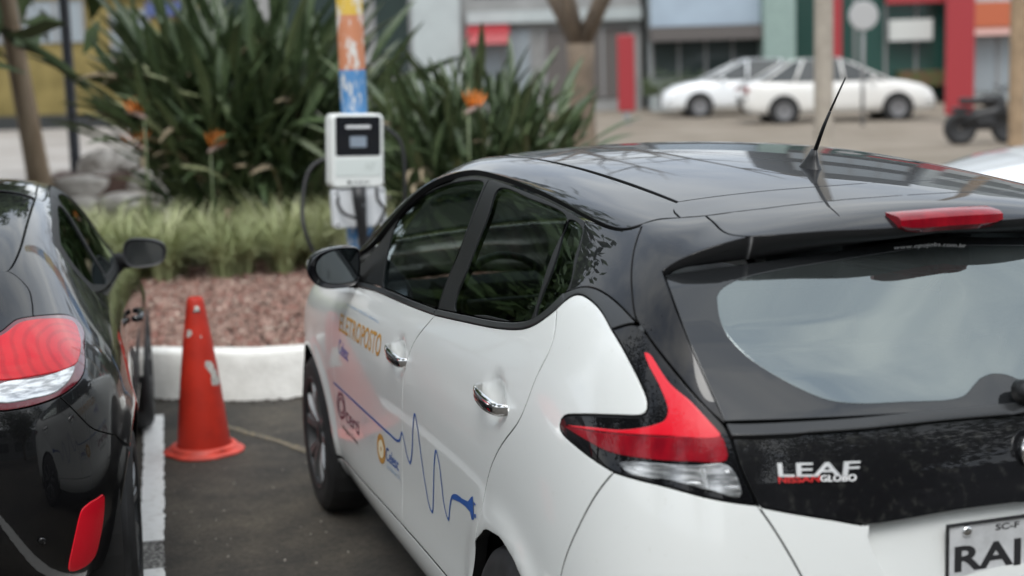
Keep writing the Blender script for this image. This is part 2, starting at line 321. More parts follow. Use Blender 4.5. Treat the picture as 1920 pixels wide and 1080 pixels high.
EDGE={
'belt_f':[(4.203,5.083),(5.518,5.099),(6.095,5.084),(6.818,5.059),(7.511,5.038)],
'belt_r':[(7.511,5.038),(8.085,5.080),(8.607,5.127),(9.042,5.215),(9.255,5.325),(9.440,5.559),(9.489,5.652)],
'fin':[(9.489,5.652),(9.550,5.808),(9.612,5.952),(9.697,6.001),(9.947,5.979),(10.266,5.879),(10.603,5.677)],
'fin2':[(10.603,5.677),(10.940,5.479),(11.393,5.153),(11.564,4.984),(11.623,4.891),(11.611,4.819),(11.495,4.755),(11.231,4.686),(10.483,4.516),(10.223,4.446),(10.153,4.386),(10.151,4.330),(10.208,4.277),(10.370,4.232),(10.792,4.142),(11.206,4.077)],
'lamp_low':[(11.206,4.077),(11.571,4.072),(12.069,4.065),(12.632,3.998),(13.034,3.947)],
'lamp_right':[(13.034,3.947),(12.883,4.374),(12.787,4.776),(12.717,4.921),(12.058,5.445),(11.247,5.867)],
'lamp_top':[(11.247,5.867),(11.085,5.919),(10.917,5.887),(10.759,5.786),(10.603,5.677)],
'seam_r':[(9.489,5.652),(9.570,5.502),(9.710,5.219),(9.704,5.042),(9.547,4.751),(9.492,4.317),(9.091,3.889),(8.807,3.438),(8.703,3.073),(8.540,2.508),(8.384,1.984),(8.215,1.401)],
'seam_b':[(7.511,5.038),(7.496,4.963),(7.250,4.588),(7.138,4.191),(7.084,3.924),(6.965,3.048),(6.822,2.457),(6.674,1.338)],
'seam_f':[(4.203,5.083),(4.133,3.572),(4.063,2.062),(4.133,1.117)],
'sill_f':[(4.133,1.117),(5.304,1.243),(6.674,1.338)],
'sill_r':[(6.674,1.338),(7.495,1.385),(8.215,1.401)],
'bump_seam':[(11.206,4.077),(10.976,3.858),(10.752,3.553),(10.401,3.031),(10.257,2.597),(10.057,2.187)],
'hatch_seam':[(13.034,3.947),(13.087,3.883),(13.241,3.577),(13.372,3.304),(13.489,2.974),(13.649,2.691),(13.849,2.612),(14.360,2.581),(15.000,2.581)],
'garnish_out':[(9.470,5.925),(9.570,6.056),(9.736,6.155),(10.054,6.169),(10.465,6.098),(10.967,5.951),(11.247,5.867)],
'mould_r':[(7.525,5.141),(8.046,5.179),(8.567,5.220),(8.997,5.306),(9.177,5.393),(9.363,5.615),(9.470,5.925)],
'mould_f':[(4.203,5.256),(5.489,5.213),(6.015,5.200),(6.888,5.163),(7.505,5.136)],
'b_top':[(7.505,5.136),(7.436,6.214),(7.326,7.047),(7.194,7.874)],
'd_left':[(9.518,6.009),(9.252,6.578),(8.910,7.417)],
'rail_r':[(7.194,7.874),(7.635,7.785),(8.185,7.654),(8.910,7.417)],
'rail_r2':[(7.107,8.047),(7.563,7.959),(8.134,7.787),(8.850,7.515),(9.195,7.460),(9.505,7.502),(9.619,7.695),(9.658,7.998)],
'rail_f2':[(3.750,6.750),(4.524,6.417),(5.138,6.988),(5.709,7.639),(6.323,7.896),(6.686,8.103),(7.107,8.047)],
'rail_f':[(4.203,5.587),(4.735,6.017),(5.266,6.754),(5.906,7.308),(6.516,7.591),(6.844,7.848),(7.194,7.874)],
'd_top':[(8.910,7.417),(9.224,7.400),(9.530,7.456),(9.648,7.644),(9.699,7.913)],
'hseam':[(9.658,7.998),(10.035,7.089),(10.429,6.559),(10.770,6.199),(10.949,5.982),(11.247,5.867)],
'glass_edge':[(10.982,6.976),(11.287,6.777),(11.984,6.213),(12.217,5.924),(12.449,5.575),(12.729,4.981)],
'spo_edge':[(12.866,8.298),(12.494,8.188),(11.672,7.782),(11.121,7.237),(10.982,6.976)],
'spo_split':[(10.117,9.049),(12.866,8.298)],
'spo_edge_c':[(12.866,8.298),(13.744,8.093),(14.387,7.885),(15.000,7.916)],
'hgap':[(9.658,7.998),(9.704,8.488),(9.857,8.765),(9.927,8.876),(10.007,8.970),(10.117,9.049)],
'hgap_c':[(10.117,9.049),(10.217,9.143),(10.367,9.206),(10.767,9.237),(11.408,9.237),(11.848,9.285),(12.238,9.332),(12.578,9.348),(12.819,9.363),(13.009,9.379),(13.179,9.379),(13.339,9.363),(13.479,9.363),(13.599,9.363),(13.729,9.348),(13.849,9.332),(13.959,9.332),(14.079,9.316),(14.189,9.316),(14.300,9.300),(14.410,9.285),(14.520,9.285),(14.620,9.269),(14.730,9.269),(14.830,9.269),(14.930,9.269),(15.000,9.269)],
'seam1':[(9.420,9.120),(9.386,9.316),(9.406,9.411),(9.426,9.505),(9.456,9.584),(9.476,9.678),(9.496,9.757),(9.516,9.835),(9.546,9.914),(9.566,9.993),(9.596,10.072),(9.616,10.150),(12.128,10.072),(9.666,10.292),(13.099,10.103),(9.726,10.449),(10.457,10.496),(10.377,10.575),(10.317,10.654),(10.267,10.732),(9.857,10.811),(14.690,10.056),(10.087,10.953),(9.997,11.000)],
'trim_top':[(12.741,4.924),(13.324,4.976),(13.813,4.991),(14.500,5.036),(15.000,5.020)],
'trim_crease':[(12.793,4.762),(13.317,4.800),(13.802,4.810),(14.500,4.847),(15.000,4.831)],
'trim_bot':[(13.038,3.936),(13.290,3.862),(13.603,3.767),(13.820,3.692),(13.872,3.685),(13.960,3.688),(14.520,3.730),(15.000,3.730)],
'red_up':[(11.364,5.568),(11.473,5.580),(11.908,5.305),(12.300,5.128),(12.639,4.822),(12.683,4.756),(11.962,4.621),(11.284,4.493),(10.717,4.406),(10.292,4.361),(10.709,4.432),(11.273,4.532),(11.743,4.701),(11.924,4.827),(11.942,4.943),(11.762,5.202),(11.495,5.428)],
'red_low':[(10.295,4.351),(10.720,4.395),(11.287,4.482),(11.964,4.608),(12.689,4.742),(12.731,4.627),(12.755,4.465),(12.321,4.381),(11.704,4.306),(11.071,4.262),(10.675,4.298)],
'clear':[(11.289,4.181),(12.351,4.336),(12.783,4.362),(12.892,4.050),(12.578,4.091),(12.061,4.140),(11.487,4.110),(11.369,4.137)],
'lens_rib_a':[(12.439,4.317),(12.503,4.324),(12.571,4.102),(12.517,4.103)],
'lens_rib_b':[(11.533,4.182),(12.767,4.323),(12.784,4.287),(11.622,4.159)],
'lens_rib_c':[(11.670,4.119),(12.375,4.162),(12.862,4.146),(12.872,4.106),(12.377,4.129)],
'gl_front':[(5.698,5.367),(5.296,6.643),(5.670,7.070),(6.218,7.347),(6.663,7.528),(7.151,7.620),(7.310,6.851),(7.412,6.255),(7.499,5.515),(7.514,5.193),(6.873,5.190),(6.315,5.228),(5.819,5.259)],
'gl_rear':[(7.495,7.545),(8.009,7.465),(8.633,7.291),(8.839,6.502),(9.093,5.396),(8.983,5.335),(8.358,5.283),(7.793,5.245),(7.713,5.906),(7.608,6.763)],
'gl_quarter':[(8.713,7.242),(8.967,7.128),(9.184,6.549),(9.433,6.010),(9.345,5.663),(9.189,5.447),(8.998,6.266)],
'plate_top':[(14.449,3.589)],
}
DECAL={
'eletroposto':[(4.476,4.324),(6.315,4.365),(6.273,3.933),(4.477,3.907)],
'strip':[(4.637,4.644),(6.066,4.593),(6.085,4.502),(4.677,4.545)],
'celesc_a':[(4.476,3.743),(4.891,3.695),(4.820,3.386),(4.410,3.405)],
'certi':[(4.480,2.435),(5.042,2.414),(4.974,2.121),(4.407,2.126)],
'argus':[(4.242,1.995),(4.908,2.012),(4.889,1.893),(4.218,1.866)],
'grey':[(5.173,2.633),(5.745,2.627),(5.635,2.219),(5.064,2.218)],
'celesc_b':[(6.238,2.479),(6.725,2.490),(6.678,2.268),(6.177,2.229)],
'small':[(6.218,2.211),(6.728,2.243),(6.710,2.140),(6.196,2.105)],
'oval':[(5.880,2.599),(6.250,2.603),(6.122,2.072),(5.746,2.064)],
'ring':[(4.146,2.620),(4.506,2.619),(4.374,2.081),(4.001,2.062)],
'pink':[(4.179,2.914),(5.830,2.982),(5.653,2.388),(3.969,2.119)],
'line':[(4.024,2.678),(5.292,2.715),(6.443,2.754),(6.737,2.773),(6.836,2.827),(6.936,2.986),(6.980,2.897),(7.027,2.686),(7.086,2.616),(7.186,2.852),(7.280,3.248),(7.345,3.464),(7.388,3.306),(7.431,2.660),(7.498,2.248),(7.551,2.209),(7.612,2.483),(7.718,3.026),(7.776,3.201),(7.821,3.055),(7.845,2.505),(7.900,2.371),(7.965,2.591),(8.034,2.764),(8.120,2.842),(8.231,2.872)],
'plug':[(8.037,2.787),(8.100,2.849),(8.244,2.887),(8.378,2.931),(8.456,3.028),(8.493,3.061),(8.517,2.795),(8.449,2.757),(8.410,2.822),(8.320,2.831),(8.189,2.806),(8.053,2.750)],
'prong_a':[(8.510,3.003),(8.560,3.025),(8.560,2.982),(8.507,2.958)],
'prong_b':[(8.523,2.867),(8.586,2.899),(8.594,2.867),(8.528,2.833)],
'badge':[(13.203,4.420),(13.828,4.384),(13.805,4.207),(13.212,4.250)],
'badge_r':[(13.208,4.250),(13.527,4.243),(13.525,4.168),(13.211,4.176)],
'badge_w':[(13.531,4.243),(13.794,4.222),(13.787,4.141),(13.529,4.168)],
'hf':[(6.446,4.203),(7.064,4.129)],
'hr':[(8.495,4.305),(9.188,4.247)],
'hfc':[(6.824,4.178)],
'hrc':[(8.857,4.284)],
'ant':[(8.977,10.958)],
}
GLASS_EDGE=[(-0.6281, -0.4281, 1.367), (-0.6359, -0.4689, 1.3469), (-0.644, -0.5605, 1.2778), (-0.6418, -0.5974, 1.2374), (-0.6334, -0.638, 1.1868), (-0.6143, -0.694, 1.1015)]
def coupe_grid():
    G=[]; T=lambda y:float(np.interp(y,[-.75,-.45,-.1,.3,.8,1.2,1.6,2.1,2.6,3.2,3.6],[1.05,1.14,1.30,1.40,1.445,1.445,1.39,1.18,.98,.88,.70]))
    def side(y,p,k=(.48,.26,0)): G.append([(-a,y,z) for a,z in p]+[(-a,y,T(y)-.10*a*a) for a in k])
    G.append([(-.22,3.55,z) for z in (.2,.28,.42,.55,.62,.64,.65,.655,.66)]+[(-.15,3.55,.66),(-.08,3.55,.66),(0,3.55,.66)])
    side(3.3,((.62,.2),(.68,.28),(.70,.44),(.70,.58),(.68,.67),(.64,.71),(.60,.73),(.55,.75),(.50,.77)),(.4,.2,0))
    side(3.0,((.74,.2),(.80,.28),(.84,.46),(.86,.62),(.84,.74),(.80,.80),(.76,.83),(.70,.845),(.62,.86)))
    side(2.65,((.78,.2),(.83,.28),(.87,.46),(.895,.66),(.875,.80),(.83,.87),(.78,.90),(.72,.92),(.64,.93)))
    side(2.1,((.80,.2),(.855,.28),(.86,.46),(.875,.66),(.87,.80),(.835,.90),(.78,.97),(.725,1.05),(.67,1.12)))
    side(1.6,((.80,.2),(.86,.28),(.86,.46),(.872,.66),(.868,.82),(.835,.93),(.765,1.06),(.70,1.23),(.63,1.335)))
    side(1.1,((.80,.2),(.86,.28),(.86,.46),(.872,.66),(.868,.83),(.835,.95),(.755,1.09),(.675,1.285),(.60,1.395)))
    side(.6,((.80,.2),(.86,.28),(.865,.46),(.885,.66),(.878,.83),(.835,.96),(.755,1.09),(.675,1.27),(.60,1.38)))
    side(.25,((.80,.2),(.86,.28),(.88,.46),(.905,.66),(.895,.82),(.84,.95),(.765,1.06),(.68,1.22),(.585,1.325)))
    side(-.05,((.79,.2),(.85,.28),(.885,.46),(.908,.66),(.895,.82),(.835,.94),(.765,1.03),(.68,1.155),(.575,1.25)))
    side(-.3,((.77,.22),(.83,.30),(.865,.46),(.885,.66),(.865,.82),(.81,.935),(.745,1.00),(.665,1.075),(.555,1.14)))
    G.append([(-.74,-.46,.23),(-.79,-.49,.31),(-.815,-.51,.47),(-.825,-.51,.66),(-.80,-.50,.83),(-.75,-.47,.94),(-.70,-.44,.99),(-.64,-.42,1.045),(-.54,-.38,1.10),(-.42,-.36,1.13),(-.22,-.3,1.15),(0,-.25,1.18)])
    G.append([(-.66,-.57,.24),(-.70,-.60,.32),(-.725,-.62,.48),(-.73,-.62,.66),(-.71,-.60,.84),(-.67,-.55,.95),(-.63,-.52,.995),(-.58,-.49,1.035),(-.50,-.45,1.075),(-.38,-.42,1.10),(-.2,-.36,1.13),(0,-.30,1.16)])
    G.append([(-.52,-.63,.24),(-.55,-.665,.32),(-.56,-.685,.48),(-.56,-.685,.66),(-.55,-.66,.84),(-.53,-.61,.96),(-.50,-.575,1.0),(-.46,-.54,1.03),(-.40,-.50,1.06),(-.31,-.47,1.085),(-.16,-.42,1.11),(0,-.36,1.14)])
    G.append([(-.27,-.65,.24),(-.28,-.69,.32),(-.285,-.71,.48),(-.285,-.71,.66),(-.28,-.69,.84),(-.27,-.64,.96),(-.26,-.60,1.0),(-.24,-.57,1.025),(-.21,-.53,1.05),(-.17,-.50,1.07),(-.1,-.46,1.09),(0,-.40,1.12)])
    G.append([(0,-.655,.24),(0,-.695,.32),(0,-.715,.48),(0,-.715,.66),(0,-.695,.84),(0,-.645,.96),(0,-.605,1.0),(0,-.575,1.022),(0,-.54,1.045),(0,-.51,1.065),(0,-.47,1.085),(0,-.42,1.11)])
    return np.array(G,float)
def coupe_post(P,s,t):
    P=P.copy()
    for cy in (0.0,2.65):
        r=np.hypot(P[...,1]-cy,P[...,2]-.33); P[...,0]-=.014*np.exp(-((r-.37)/.05)**2)*(t<6)*(s<10.8)*(np.abs(P[...,0])>.6)
    # shoulder crease over the rear wheel
    return P
COUPE=BS(coupe_grid(),coupe_post)
CE={
'lamp':[(11.829,7.453),(11.179,7.546),(10.734,7.458),(9.937,6.808),(9.384,6.110),(9.430,5.801),(10.071,5.338),(10.763,4.688),(11.515,4.351),(12.244,4.174),(12.663,4.128),(12.896,4.134)],
'lamp_red':[(11.984,7.244),(10.958,7.366),(10.069,6.758),(9.592,6.110),(9.822,5.763),(10.474,5.255),(10.807,5.056),(12.083,4.896),(12.778,4.860)],
'lamp_clear':[(12.790,4.781),(12.105,4.829),(10.921,4.989),(11.228,4.701),(11.805,4.395),(12.356,4.311),(12.860,4.297)],
'refl':[(10.918,2.259),(11.192,2.277),(11.478,2.234),(11.670,2.109),(11.858,0.968),(11.340,0.886),(11.058,1.100),(10.988,1.456),(10.910,1.876)],
'glass':[(6.970,8.125),(7.935,8.037),(8.805,8.010),(9.322,8.115),(9.471,8.217),(9.554,8.417)],
'hseam':[(9.471,8.217),(9.483,7.950),(9.619,7.549),(9.889,7.362),(10.347,7.188)],
'bseam':[(11.747,4.257),(11.334,3.736),(11.110,3.517),(10.275,3.155)],
'win':[(6.326,7.226),(7.335,7.098),(7.669,7.021),(7.743,6.719),(7.884,6.269)],
}
# ================================================================ materials
m_white=M('car_white_paint',(.67,.685,.67),.32,coat=.75,coat_rough=.025,col2=(.53,.53,.49),vscale=48,vlo=.64,vhi=.92,detail=9)
m_seal=M('door_seal',(.004,.004,.004),.9)
m_black=M('car_black_paint',(.004,.004,.005),.3,coat=.66,coat_rough=.012,spec=.03)
m_trim=M('satin_trim',(.022,.023,.024),.30)
m_dirty=M('dusty_black_panel',(.006,.006,.007),.3,coat=.6,coat_rough=.03,spec=.1,col2=(.050,.050,.045),vscale=42,vlo=.55,vhi=.9,detail=9)
m_rubber=M('rubber',(.012,.012,.013),.65,var=.3,vscale=20)
m_plas=M('black_plastic',(.010,.010,.011),.45)
m_chrome=M('chrome',(.82,.82,.82),.07,metal=1)
m_glint=M('lens_rib_silver',(.70,.71,.72),.2,metal=.8)
m_satin=M('satin_badge_metal',(.80,.80,.80),.42,metal=.75)
m_pillar=M('window_frame_black',(.006,.006,.006),.42,spec=.22)
m_alloy=M('machined_alloy',(.20,.205,.21),.45,metal=.8)
m_dalloy=M('dark_alloy',(.030,.031,.033),.5,metal=.4)
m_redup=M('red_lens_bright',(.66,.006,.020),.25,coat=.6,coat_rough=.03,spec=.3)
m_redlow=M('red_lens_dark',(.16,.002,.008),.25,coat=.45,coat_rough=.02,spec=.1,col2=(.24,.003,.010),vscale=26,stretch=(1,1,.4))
m_clear=M('clear_lamp_lens',(.16,.165,.17),.2,metal=.6,coat=1,coat_rough=.02,col2=(.62,.63,.64),vscale=9,stretch=(2.2,2.2,14),vlo=.40,vhi=.66)
m_blue=M('decal_blue',(.010,.075,.30),.4); m_violet=M('decal_violet',(.12,.12,.36),.4); m_orange=M('decal_amber',(.44,.20,.02),.4,col2=(.52,.28,.06),vscale=25); m_ink=M('decal_black',(.02,.02,.022),.4)
m_pink=M('decal_pink',(.70,.60,.58),.35,coat=1); m_plum=M('decal_plum',(.14,.03,.06),.4); m_grey=M('decal_grey',(.42,.46,.49),.4); m_lblue=M('decal_light_blue',(.36,.44,.55),.4)
m_cream=M('decal_cream',(.74,.66,.48),.4)
m_seat=M('seat_cloth',(.035,.035,.036),.8,bump=.2); m_dark=M('cabin_dark',(.010,.010,.011),.7); m_liner=M('headliner',(.10,.10,.095),.9)
m_well=M('wheel_well',(.004,.004,.004),.9)
g_side=glass_mat('side_glass',(.36,.42,.40),.05)
g_rear=glass_mat('rear_glass',(.22,.27,.27),2.5,.04,(.5,.58,.58))
g_front=glass_mat('windscreen_glass',(.62,.70,.66),.3)
m_frit=M('glass_border',(.012,.013,.014),.03,spec=.5,ior=1.62)
m_mirror=M('mirror_glass',(.17,.19,.20),.02,metal=1)
m_plate=M('number_plate',(.62,.63,.64),.38,metal=.3,var=.12,vscale=14)
# ================================================================ electric hatchback
SC=(.3,.16)
def edge(n,step=.018):
    rev=n[0]=='-'; n=n.lstrip('-'); q=smooth_curve(np.array(EDGE[n])*SC,step)/SC
    for _ in range(2 if n in ('fin2','trim_bot','lamp_right','lamp_top') else 4 if n=='fin' else 9):
        if len(q)>4: q[1:-1]=.5*q[1:-1]+.25*(q[:-2]+q[2:])
    return q[::-1] if rev else q
def loop(*items):
    out=[]
    for it in items:
        out.append(edge(it) if isinstance(it,str) else smooth_curve(np.array(it,float)*SC,.018)/SC)
    return np.vstack(out)
def closed(n,step=.012): return smooth_curve(np.array(EDGE[n])*SC,step,True)/SC
def near_yz(pts):
    """(y,z) on the flank -> (station,row)"""
    A,B=np.meshgrid(np.linspace(1.5,11.2,500),np.linspace(0,6,300),indexing='ij'); V=LEAF(A,B); o=[]
    for y,z in pts:
        k=np.unravel_index(np.argmin((V[...,1]-y)**2+(V[...,2]-z)**2),A.shape); o.append((A[k],B[k]))
    return o
def arch(cy,a0,a1,r=.352,n=26): return near_yz([(cy+r*math.cos(R(a)),.335+r*math.sin(R(a))) for a in np.linspace(a0,a1,n)])
class Roof:
    def __call__(s,x,y): x=np.asarray(x,float);y=np.asarray(y,float); return np.stack([x,y,roof_z(x,y)],-1)
    def normal(s,x,y,e=1e-3):
        dx=(roof_z(np.asarray(x)+e,y)-roof_z(np.asarray(x)-e,y))/(2*e); dy=(roof_z(x,np.asarray(y)+e)-roof_z(x,np.asarray(y)-e))/(2*e)
        n=np.stack([-dx,-dy,1+0*dx],-1); return n/np.linalg.norm(n,axis=-1,keepdims=True)
ROOF=Roof(); GLASS=RearGlass(GLASS_EDGE)
car=empty('electric_car'); tag(car,'white electric hatchback with black roof, charging-cable lettering on its doors and an aerial','car')
def cup(cy,cz):
    def d(q): return -.020*np.exp(-(((q[...,1]-cy)/.060)**2+((q[...,2]-cz)/.048)**2)**1.6)
    return d
doors={}
for side in 'LR':
    sx=-1 if side=='L' else 1
    # front door
    d=panel('door',m_white,car,seal=m_seal,surf=LEAF,loop=loop('belt_f','seam_b','-sill_f','-seam_f'),side=side,disp=cup(1.10,.935),depth=.03); doors[side+'f']=d
    panel('window_frame',m_pillar,d,LEAF,loop('mould_f','b_top','-rail_f'),side=side,holes=[closed('gl_front')],off=-.004,gap=.0035)
    panel('side_window',g_side,d,LEAF,closed('gl_front'),side=side,off=-.008,gap=-.004,depth=.004)
    panel('belt_moulding',m_trim,d,LEAF,loop('belt_f',[EDGE['belt_f'][-1],EDGE['mould_f'][-1]],'-mould_f'),side=side,off=.004,gap=.001,round_=.003)
    # rear door
    d=panel('door',m_white,car,seal=m_seal,surf=LEAF,loop=loop('belt_r','seam_r','-sill_r','-seam_b'),side=side,disp=cup(.085,1.008),depth=.03); doors[side+'r']=d
    panel('window_frame',m_pillar,d,LEAF,loop('mould_r',[EDGE['mould_r'][-1],EDGE['d_left'][0]],'d_left','-rail_r','-b_top'),side=side,holes=[closed('gl_rear'),closed('gl_quarter')],off=-.004,gap=.0035)
    panel('side_window',g_side,d,LEAF,closed('gl_rear'),side=side,off=-.008,gap=-.004,depth=.004)
    panel('quarter_window',g_side,d,LEAF,closed('gl_quarter'),side=side,off=-.008,gap=-.004,depth=.004)
    panel('belt_moulding',m_trim,d,LEAF,loop('belt_r',[EDGE['belt_r'][-1],EDGE['fin'][1],EDGE['mould_r'][-1]],'-mould_r',[EDGE['mould_r'][0],EDGE['belt_r'][0]]),side=side,off=.004,gap=.001,round_=.003)
    # quarter panel, sill, fender, pillars
    ar=arch(0,-6,147)
    panel('quarter_panel',m_white,car,seal=m_seal,surf=LEAF,loop=loop('seam_r',[EDGE['seam_r'][-1],ar[0]],ar,[ar[-1],EDGE['bump_seam'][-1]],'-bump_seam','-fin2','-fin'),side=side,depth=.035)
    sl=near_yz([(2.30,.245),(1.7,.24),(1.1,.24),(.6,.24),(.40,.25)])
    panel('side_sill',m_white,car,seal=m_seal,surf=LEAF,loop=loop('sill_f','sill_r',[EDGE['sill_r'][-1],sl[-1]],sl[::-1],[sl[0],near_yz([(2.33,.30)])[0],EDGE['sill_f'][0]]),side=side,depth=.04,off=.003)
    af=arch(2.70,178,4)
    panel('fender',m_white,car,seal=m_seal,surf=LEAF,loop=loop('seam_f',near_yz([(2.19,.33),(2.33,.32)]),af,near_yz([(3.07,.36),(3.2,.45),(3.3,.66)]),[near_yz([(3.3,.66)])[0],(1.6,5.4),(2.2,6.4),(3,7.0),(3.8,6.6),EDGE['seam_f'][0]]),side=side,depth=.035)
    panel('roof_rail',m_black,car,seal=m_seal,surf=LEAF,loop=loop('rail_f2','rail_r2',np.array(EDGE['hgap'])[:3],[EDGE['hgap'][2],(9.55,8.92),(9.42,9.12)],[(9.42,9.12),(8.4,9.1),(7.2,9.12),(6.4,9.15),(5.5,9.1),(4.8,8.7),(3.9,8.0),EDGE['rail_f2'][0]]),side=side,gap=.003)
    panel('pillar_panel',m_black,car,seal=m_seal,surf=LEAF,loop=loop('d_top','hseam','-garnish_out',[EDGE['garnish_out'][0],EDGE['d_left'][0]],'d_left'),side=side)
    panel('pillar_garnish',m_trim,car,LEAF,loop('garnish_out','lamp_top','-fin',[EDGE['fin'][0],EDGE['garnish_out'][0]]),side=side,off=.002)
    panel('spoiler_corner',m_black,car,LEAF,loop('hgap','spo_split','spo_edge','glass_edge',[EDGE['glass_edge'][-1],EDGE['lamp_right'][3]],np.array(EDGE['lamp_right'])[3:],'-hseam'),side=side,grid=(.014,.016))
    # tail lamp
    t=panel('tail_lamp',m_black,car,seal=m_seal,surf=LEAF,loop=loop('fin2','lamp_low','lamp_right','lamp_top'),side=side,depth=.04,gap=.003)
    panel('red_reflector',m_redup,t,LEAF,closed('red_up',.01),side=side,off=.0025,gap=0,depth=.006,grid=(.012,.012))  # lighter red paints the light caught by the lens's upper face
    panel('light_bar',m_redlow,t,LEAF,closed('red_low',.01),side=side,off=.0022,gap=0,depth=.006,grid=(.012,.012))  # darker red paints the shade on the lens's lower face
    panel('clear_lens',m_clear,t,LEAF,closed('clear',.01),side=side,off=.0022,gap=0,depth=.006,grid=(.012,.012))
    for rb in 'abc': panel('lens_rib',m_glint,t,LEAF,np.array(EDGE['lens_rib_'+rb]),side=side,off=.0045,gap=0,depth=.004,grid=(.012,.012))  # silver strips standing in for highlights on the clear lens
# door handles
for side in 'LR':
    for key,cy,cz in (('f',1.105,.937),('r',.085,1.010)):
        sx=-1 if side=='L' else 1; b=MB(); rs=[]
        for k in range(15):
            u=k/14; y=cy+.115-.23*u; e=math.sin(math.pi*min(max(u,.02),.98))**.45; x=.870+.034*(math.sin(math.pi*u)**.28 if 0<u<1 else 0)
            w=.0185*(.55+.45*e)*(1.15-.3*(u-.5)**2); z=cz-.012*(u-.5)
            rs.append([(sx*(x+.009*math.cos(a)*e),y,z+w*math.sin(a)) for a in np.linspace(0,2*math.pi,12,endpoint=False)])
        b.rings(rs).build('door_handle',m_chrome,doors[side+key],True)
# bumper, tailgate
ab=near_yz([(-.305,.53),(-.335,.45),(-.352,.36),(-.345,.27)])
panel('rear_bumper',m_white,car,seal=m_seal,surf=LEAF,loop=loop('lamp_low','hatch_seam',[(15,3.0),(15,1.7),(15,.35)][1:],[(15,.35),(13.5,.35),(12,.35),ab[-1]],ab[::-1],'-bump_seam'),sym=True,depth=.03)
tg=panel('tailgate',m_white,car,LEAF,loop('hatch_seam',[EDGE['hatch_seam'][-1],(15,2.78)],[(15,2.78),(14.4,2.78),(14.15,2.85),(14.08,3.0)],[(14.08,3.0),(13.86,3.55),EDGE['trim_bot'][4]],np.array(EDGE['trim_bot'])[4::-1]),sym=True,depth=.045)
panel('plate_recess',m_white,tg,LEAF,loop([EDGE['trim_bot'][4],EDGE['trim_bot'][5]],np.array(EDGE['trim_bot'])[5:],[EDGE['trim_bot'][-1],(15,2.76)],[(15,2.76),(14.3,2.76),(14.05,2.9)],[(14.05,2.9),(13.84,3.55),EDGE['trim_bot'][4]]),sym=True,off=-.03,gap=-.004,depth=.004)
panel('tailgate_trim',m_dirty,tg,LEAF,loop('trim_crease',[EDGE['trim_crease'][-1],EDGE['trim_bot'][-1]],'-trim_bot',np.array(EDGE['lamp_right'])[:3]),sym=True,off=.001)
panel('tailgate_ledge',m_trim,tg,LEAF,loop('trim_top',[EDGE['trim_top'][-1],EDGE['trim_crease'][-1]],'-trim_crease',[EDGE['trim_crease'][0],EDGE['trim_top'][0]]),sym=True,off=.002,gap=.0,round_=.002,disp=lambda q:.016*np.clip((1.100-q[...,2])/.028,0,1))
panel('spoiler',m_black,tg,LEAF,loop('hgap_c',[EDGE['hgap_c'][-1],EDGE['spo_edge_c'][-1]],'-spo_edge_c','-spo_split'),sym=True,grid=(.014,.016))
# spoiler underside
ue=np.vstack([edge('spo_edge_c')[::-1],edge('spo_edge')]); P=LEAF(ue[:,0],ue[:,1]); n=len(P); v=[];f=[]
Wd=P+np.array([0,.004,-.016]); bb=np.clip((P[:,0]-P[-1,0])/(0-P[-1,0]),0,1); In=GLASS(bb,np.full(n,.985))+np.array([0,.01,.012]); 
rows=[P+np.array([0,.001,-.001]),Wd,Wd*.5+In*.5+np.array([0,0,-.004]),In]
V=np.vstack(rows); Fq=[(k*n+i,k*n+i+1,(k+1)*n+i+1,(k+1)*n+i) for k in range(3) for i in range(n-1)]
V2=V*np.array([-1,1,1]); mesh('spoiler_underside',np.vstack([V,V2]),Fq+[tuple(i+4*n for i in q[::-1]) for q in Fq],m_plas,tg)
# rear window: black border and clear pane
CG=[(.136,.701),(.128,.613),(.13,.517),(.166,.374),(.228,.255),(.351,.109),(.451,.07),(.638,.061),(.801,.056),(.857,.071),(.90,.115),(.945,.16),(1.0,.18)]
CT=[(1.0,.945),(.6,.935),(.35,.915),(.22,.87),(.155,.80)]
half=CG+CT
cl=np.array(CG+[(2-a,b) for a,b in CG[-2::-1]]+[(2-a,b) for a,b in CT[::-1]]+CT[1:])
gs=(.62,.38); cl=smooth_curve(cl*gs,.015,True)/gs
ol=np.vstack([np.stack([np.linspace(0,2,60),np.zeros(60)],1),np.stack([np.full(20,2.),np.linspace(0,1,20)],1),np.stack([np.linspace(2,0,60),np.ones(60)],1),np.stack([np.zeros(20),np.linspace(1,0,20)],1)])
rw=panel('rear_window',m_frit,tg,GLASS,ol,scale=gs,holes=[cl],gap=0,depth=.004)
panel('window_pane',g_rear,rw,GLASS,cl,scale=gs,gap=0,depth=.001,off=-.0005,grid=(.03,.03))
v,f=text_mesh('www.opojobs.com.br'); v,f=on_quad(GLASS,[(.845,.972),(1.128,.948),(1.114,.918),(.831,.945)],v,f,.0015); mesh('sticker_lettering',v,f,M('sticker_white',(.75,.75,.75),.5),rw,False)
# wiper
w=MB(); w.tube([(.03,-.765,1.115),(.035,-.79,1.122),(.05,-.80,1.128)],[.026,.024,.018],12); wp=w.build('wiper',m_plas,tg,True)
w=MB(); w.tube([(.05,-.80,1.128),(.2,-.785,1.15),(.42,-.745,1.20)],[.012,.009,.006],8); w.build('wiper_arm',m_plas,wp,True)
w=MB(); w.tube([(.22,-.765,1.165),(.42,-.738,1.19),(.56,-.70,1.22)],[.007,.008,.006],6); w.build('wiper_blade',m_rubber,wp,True)
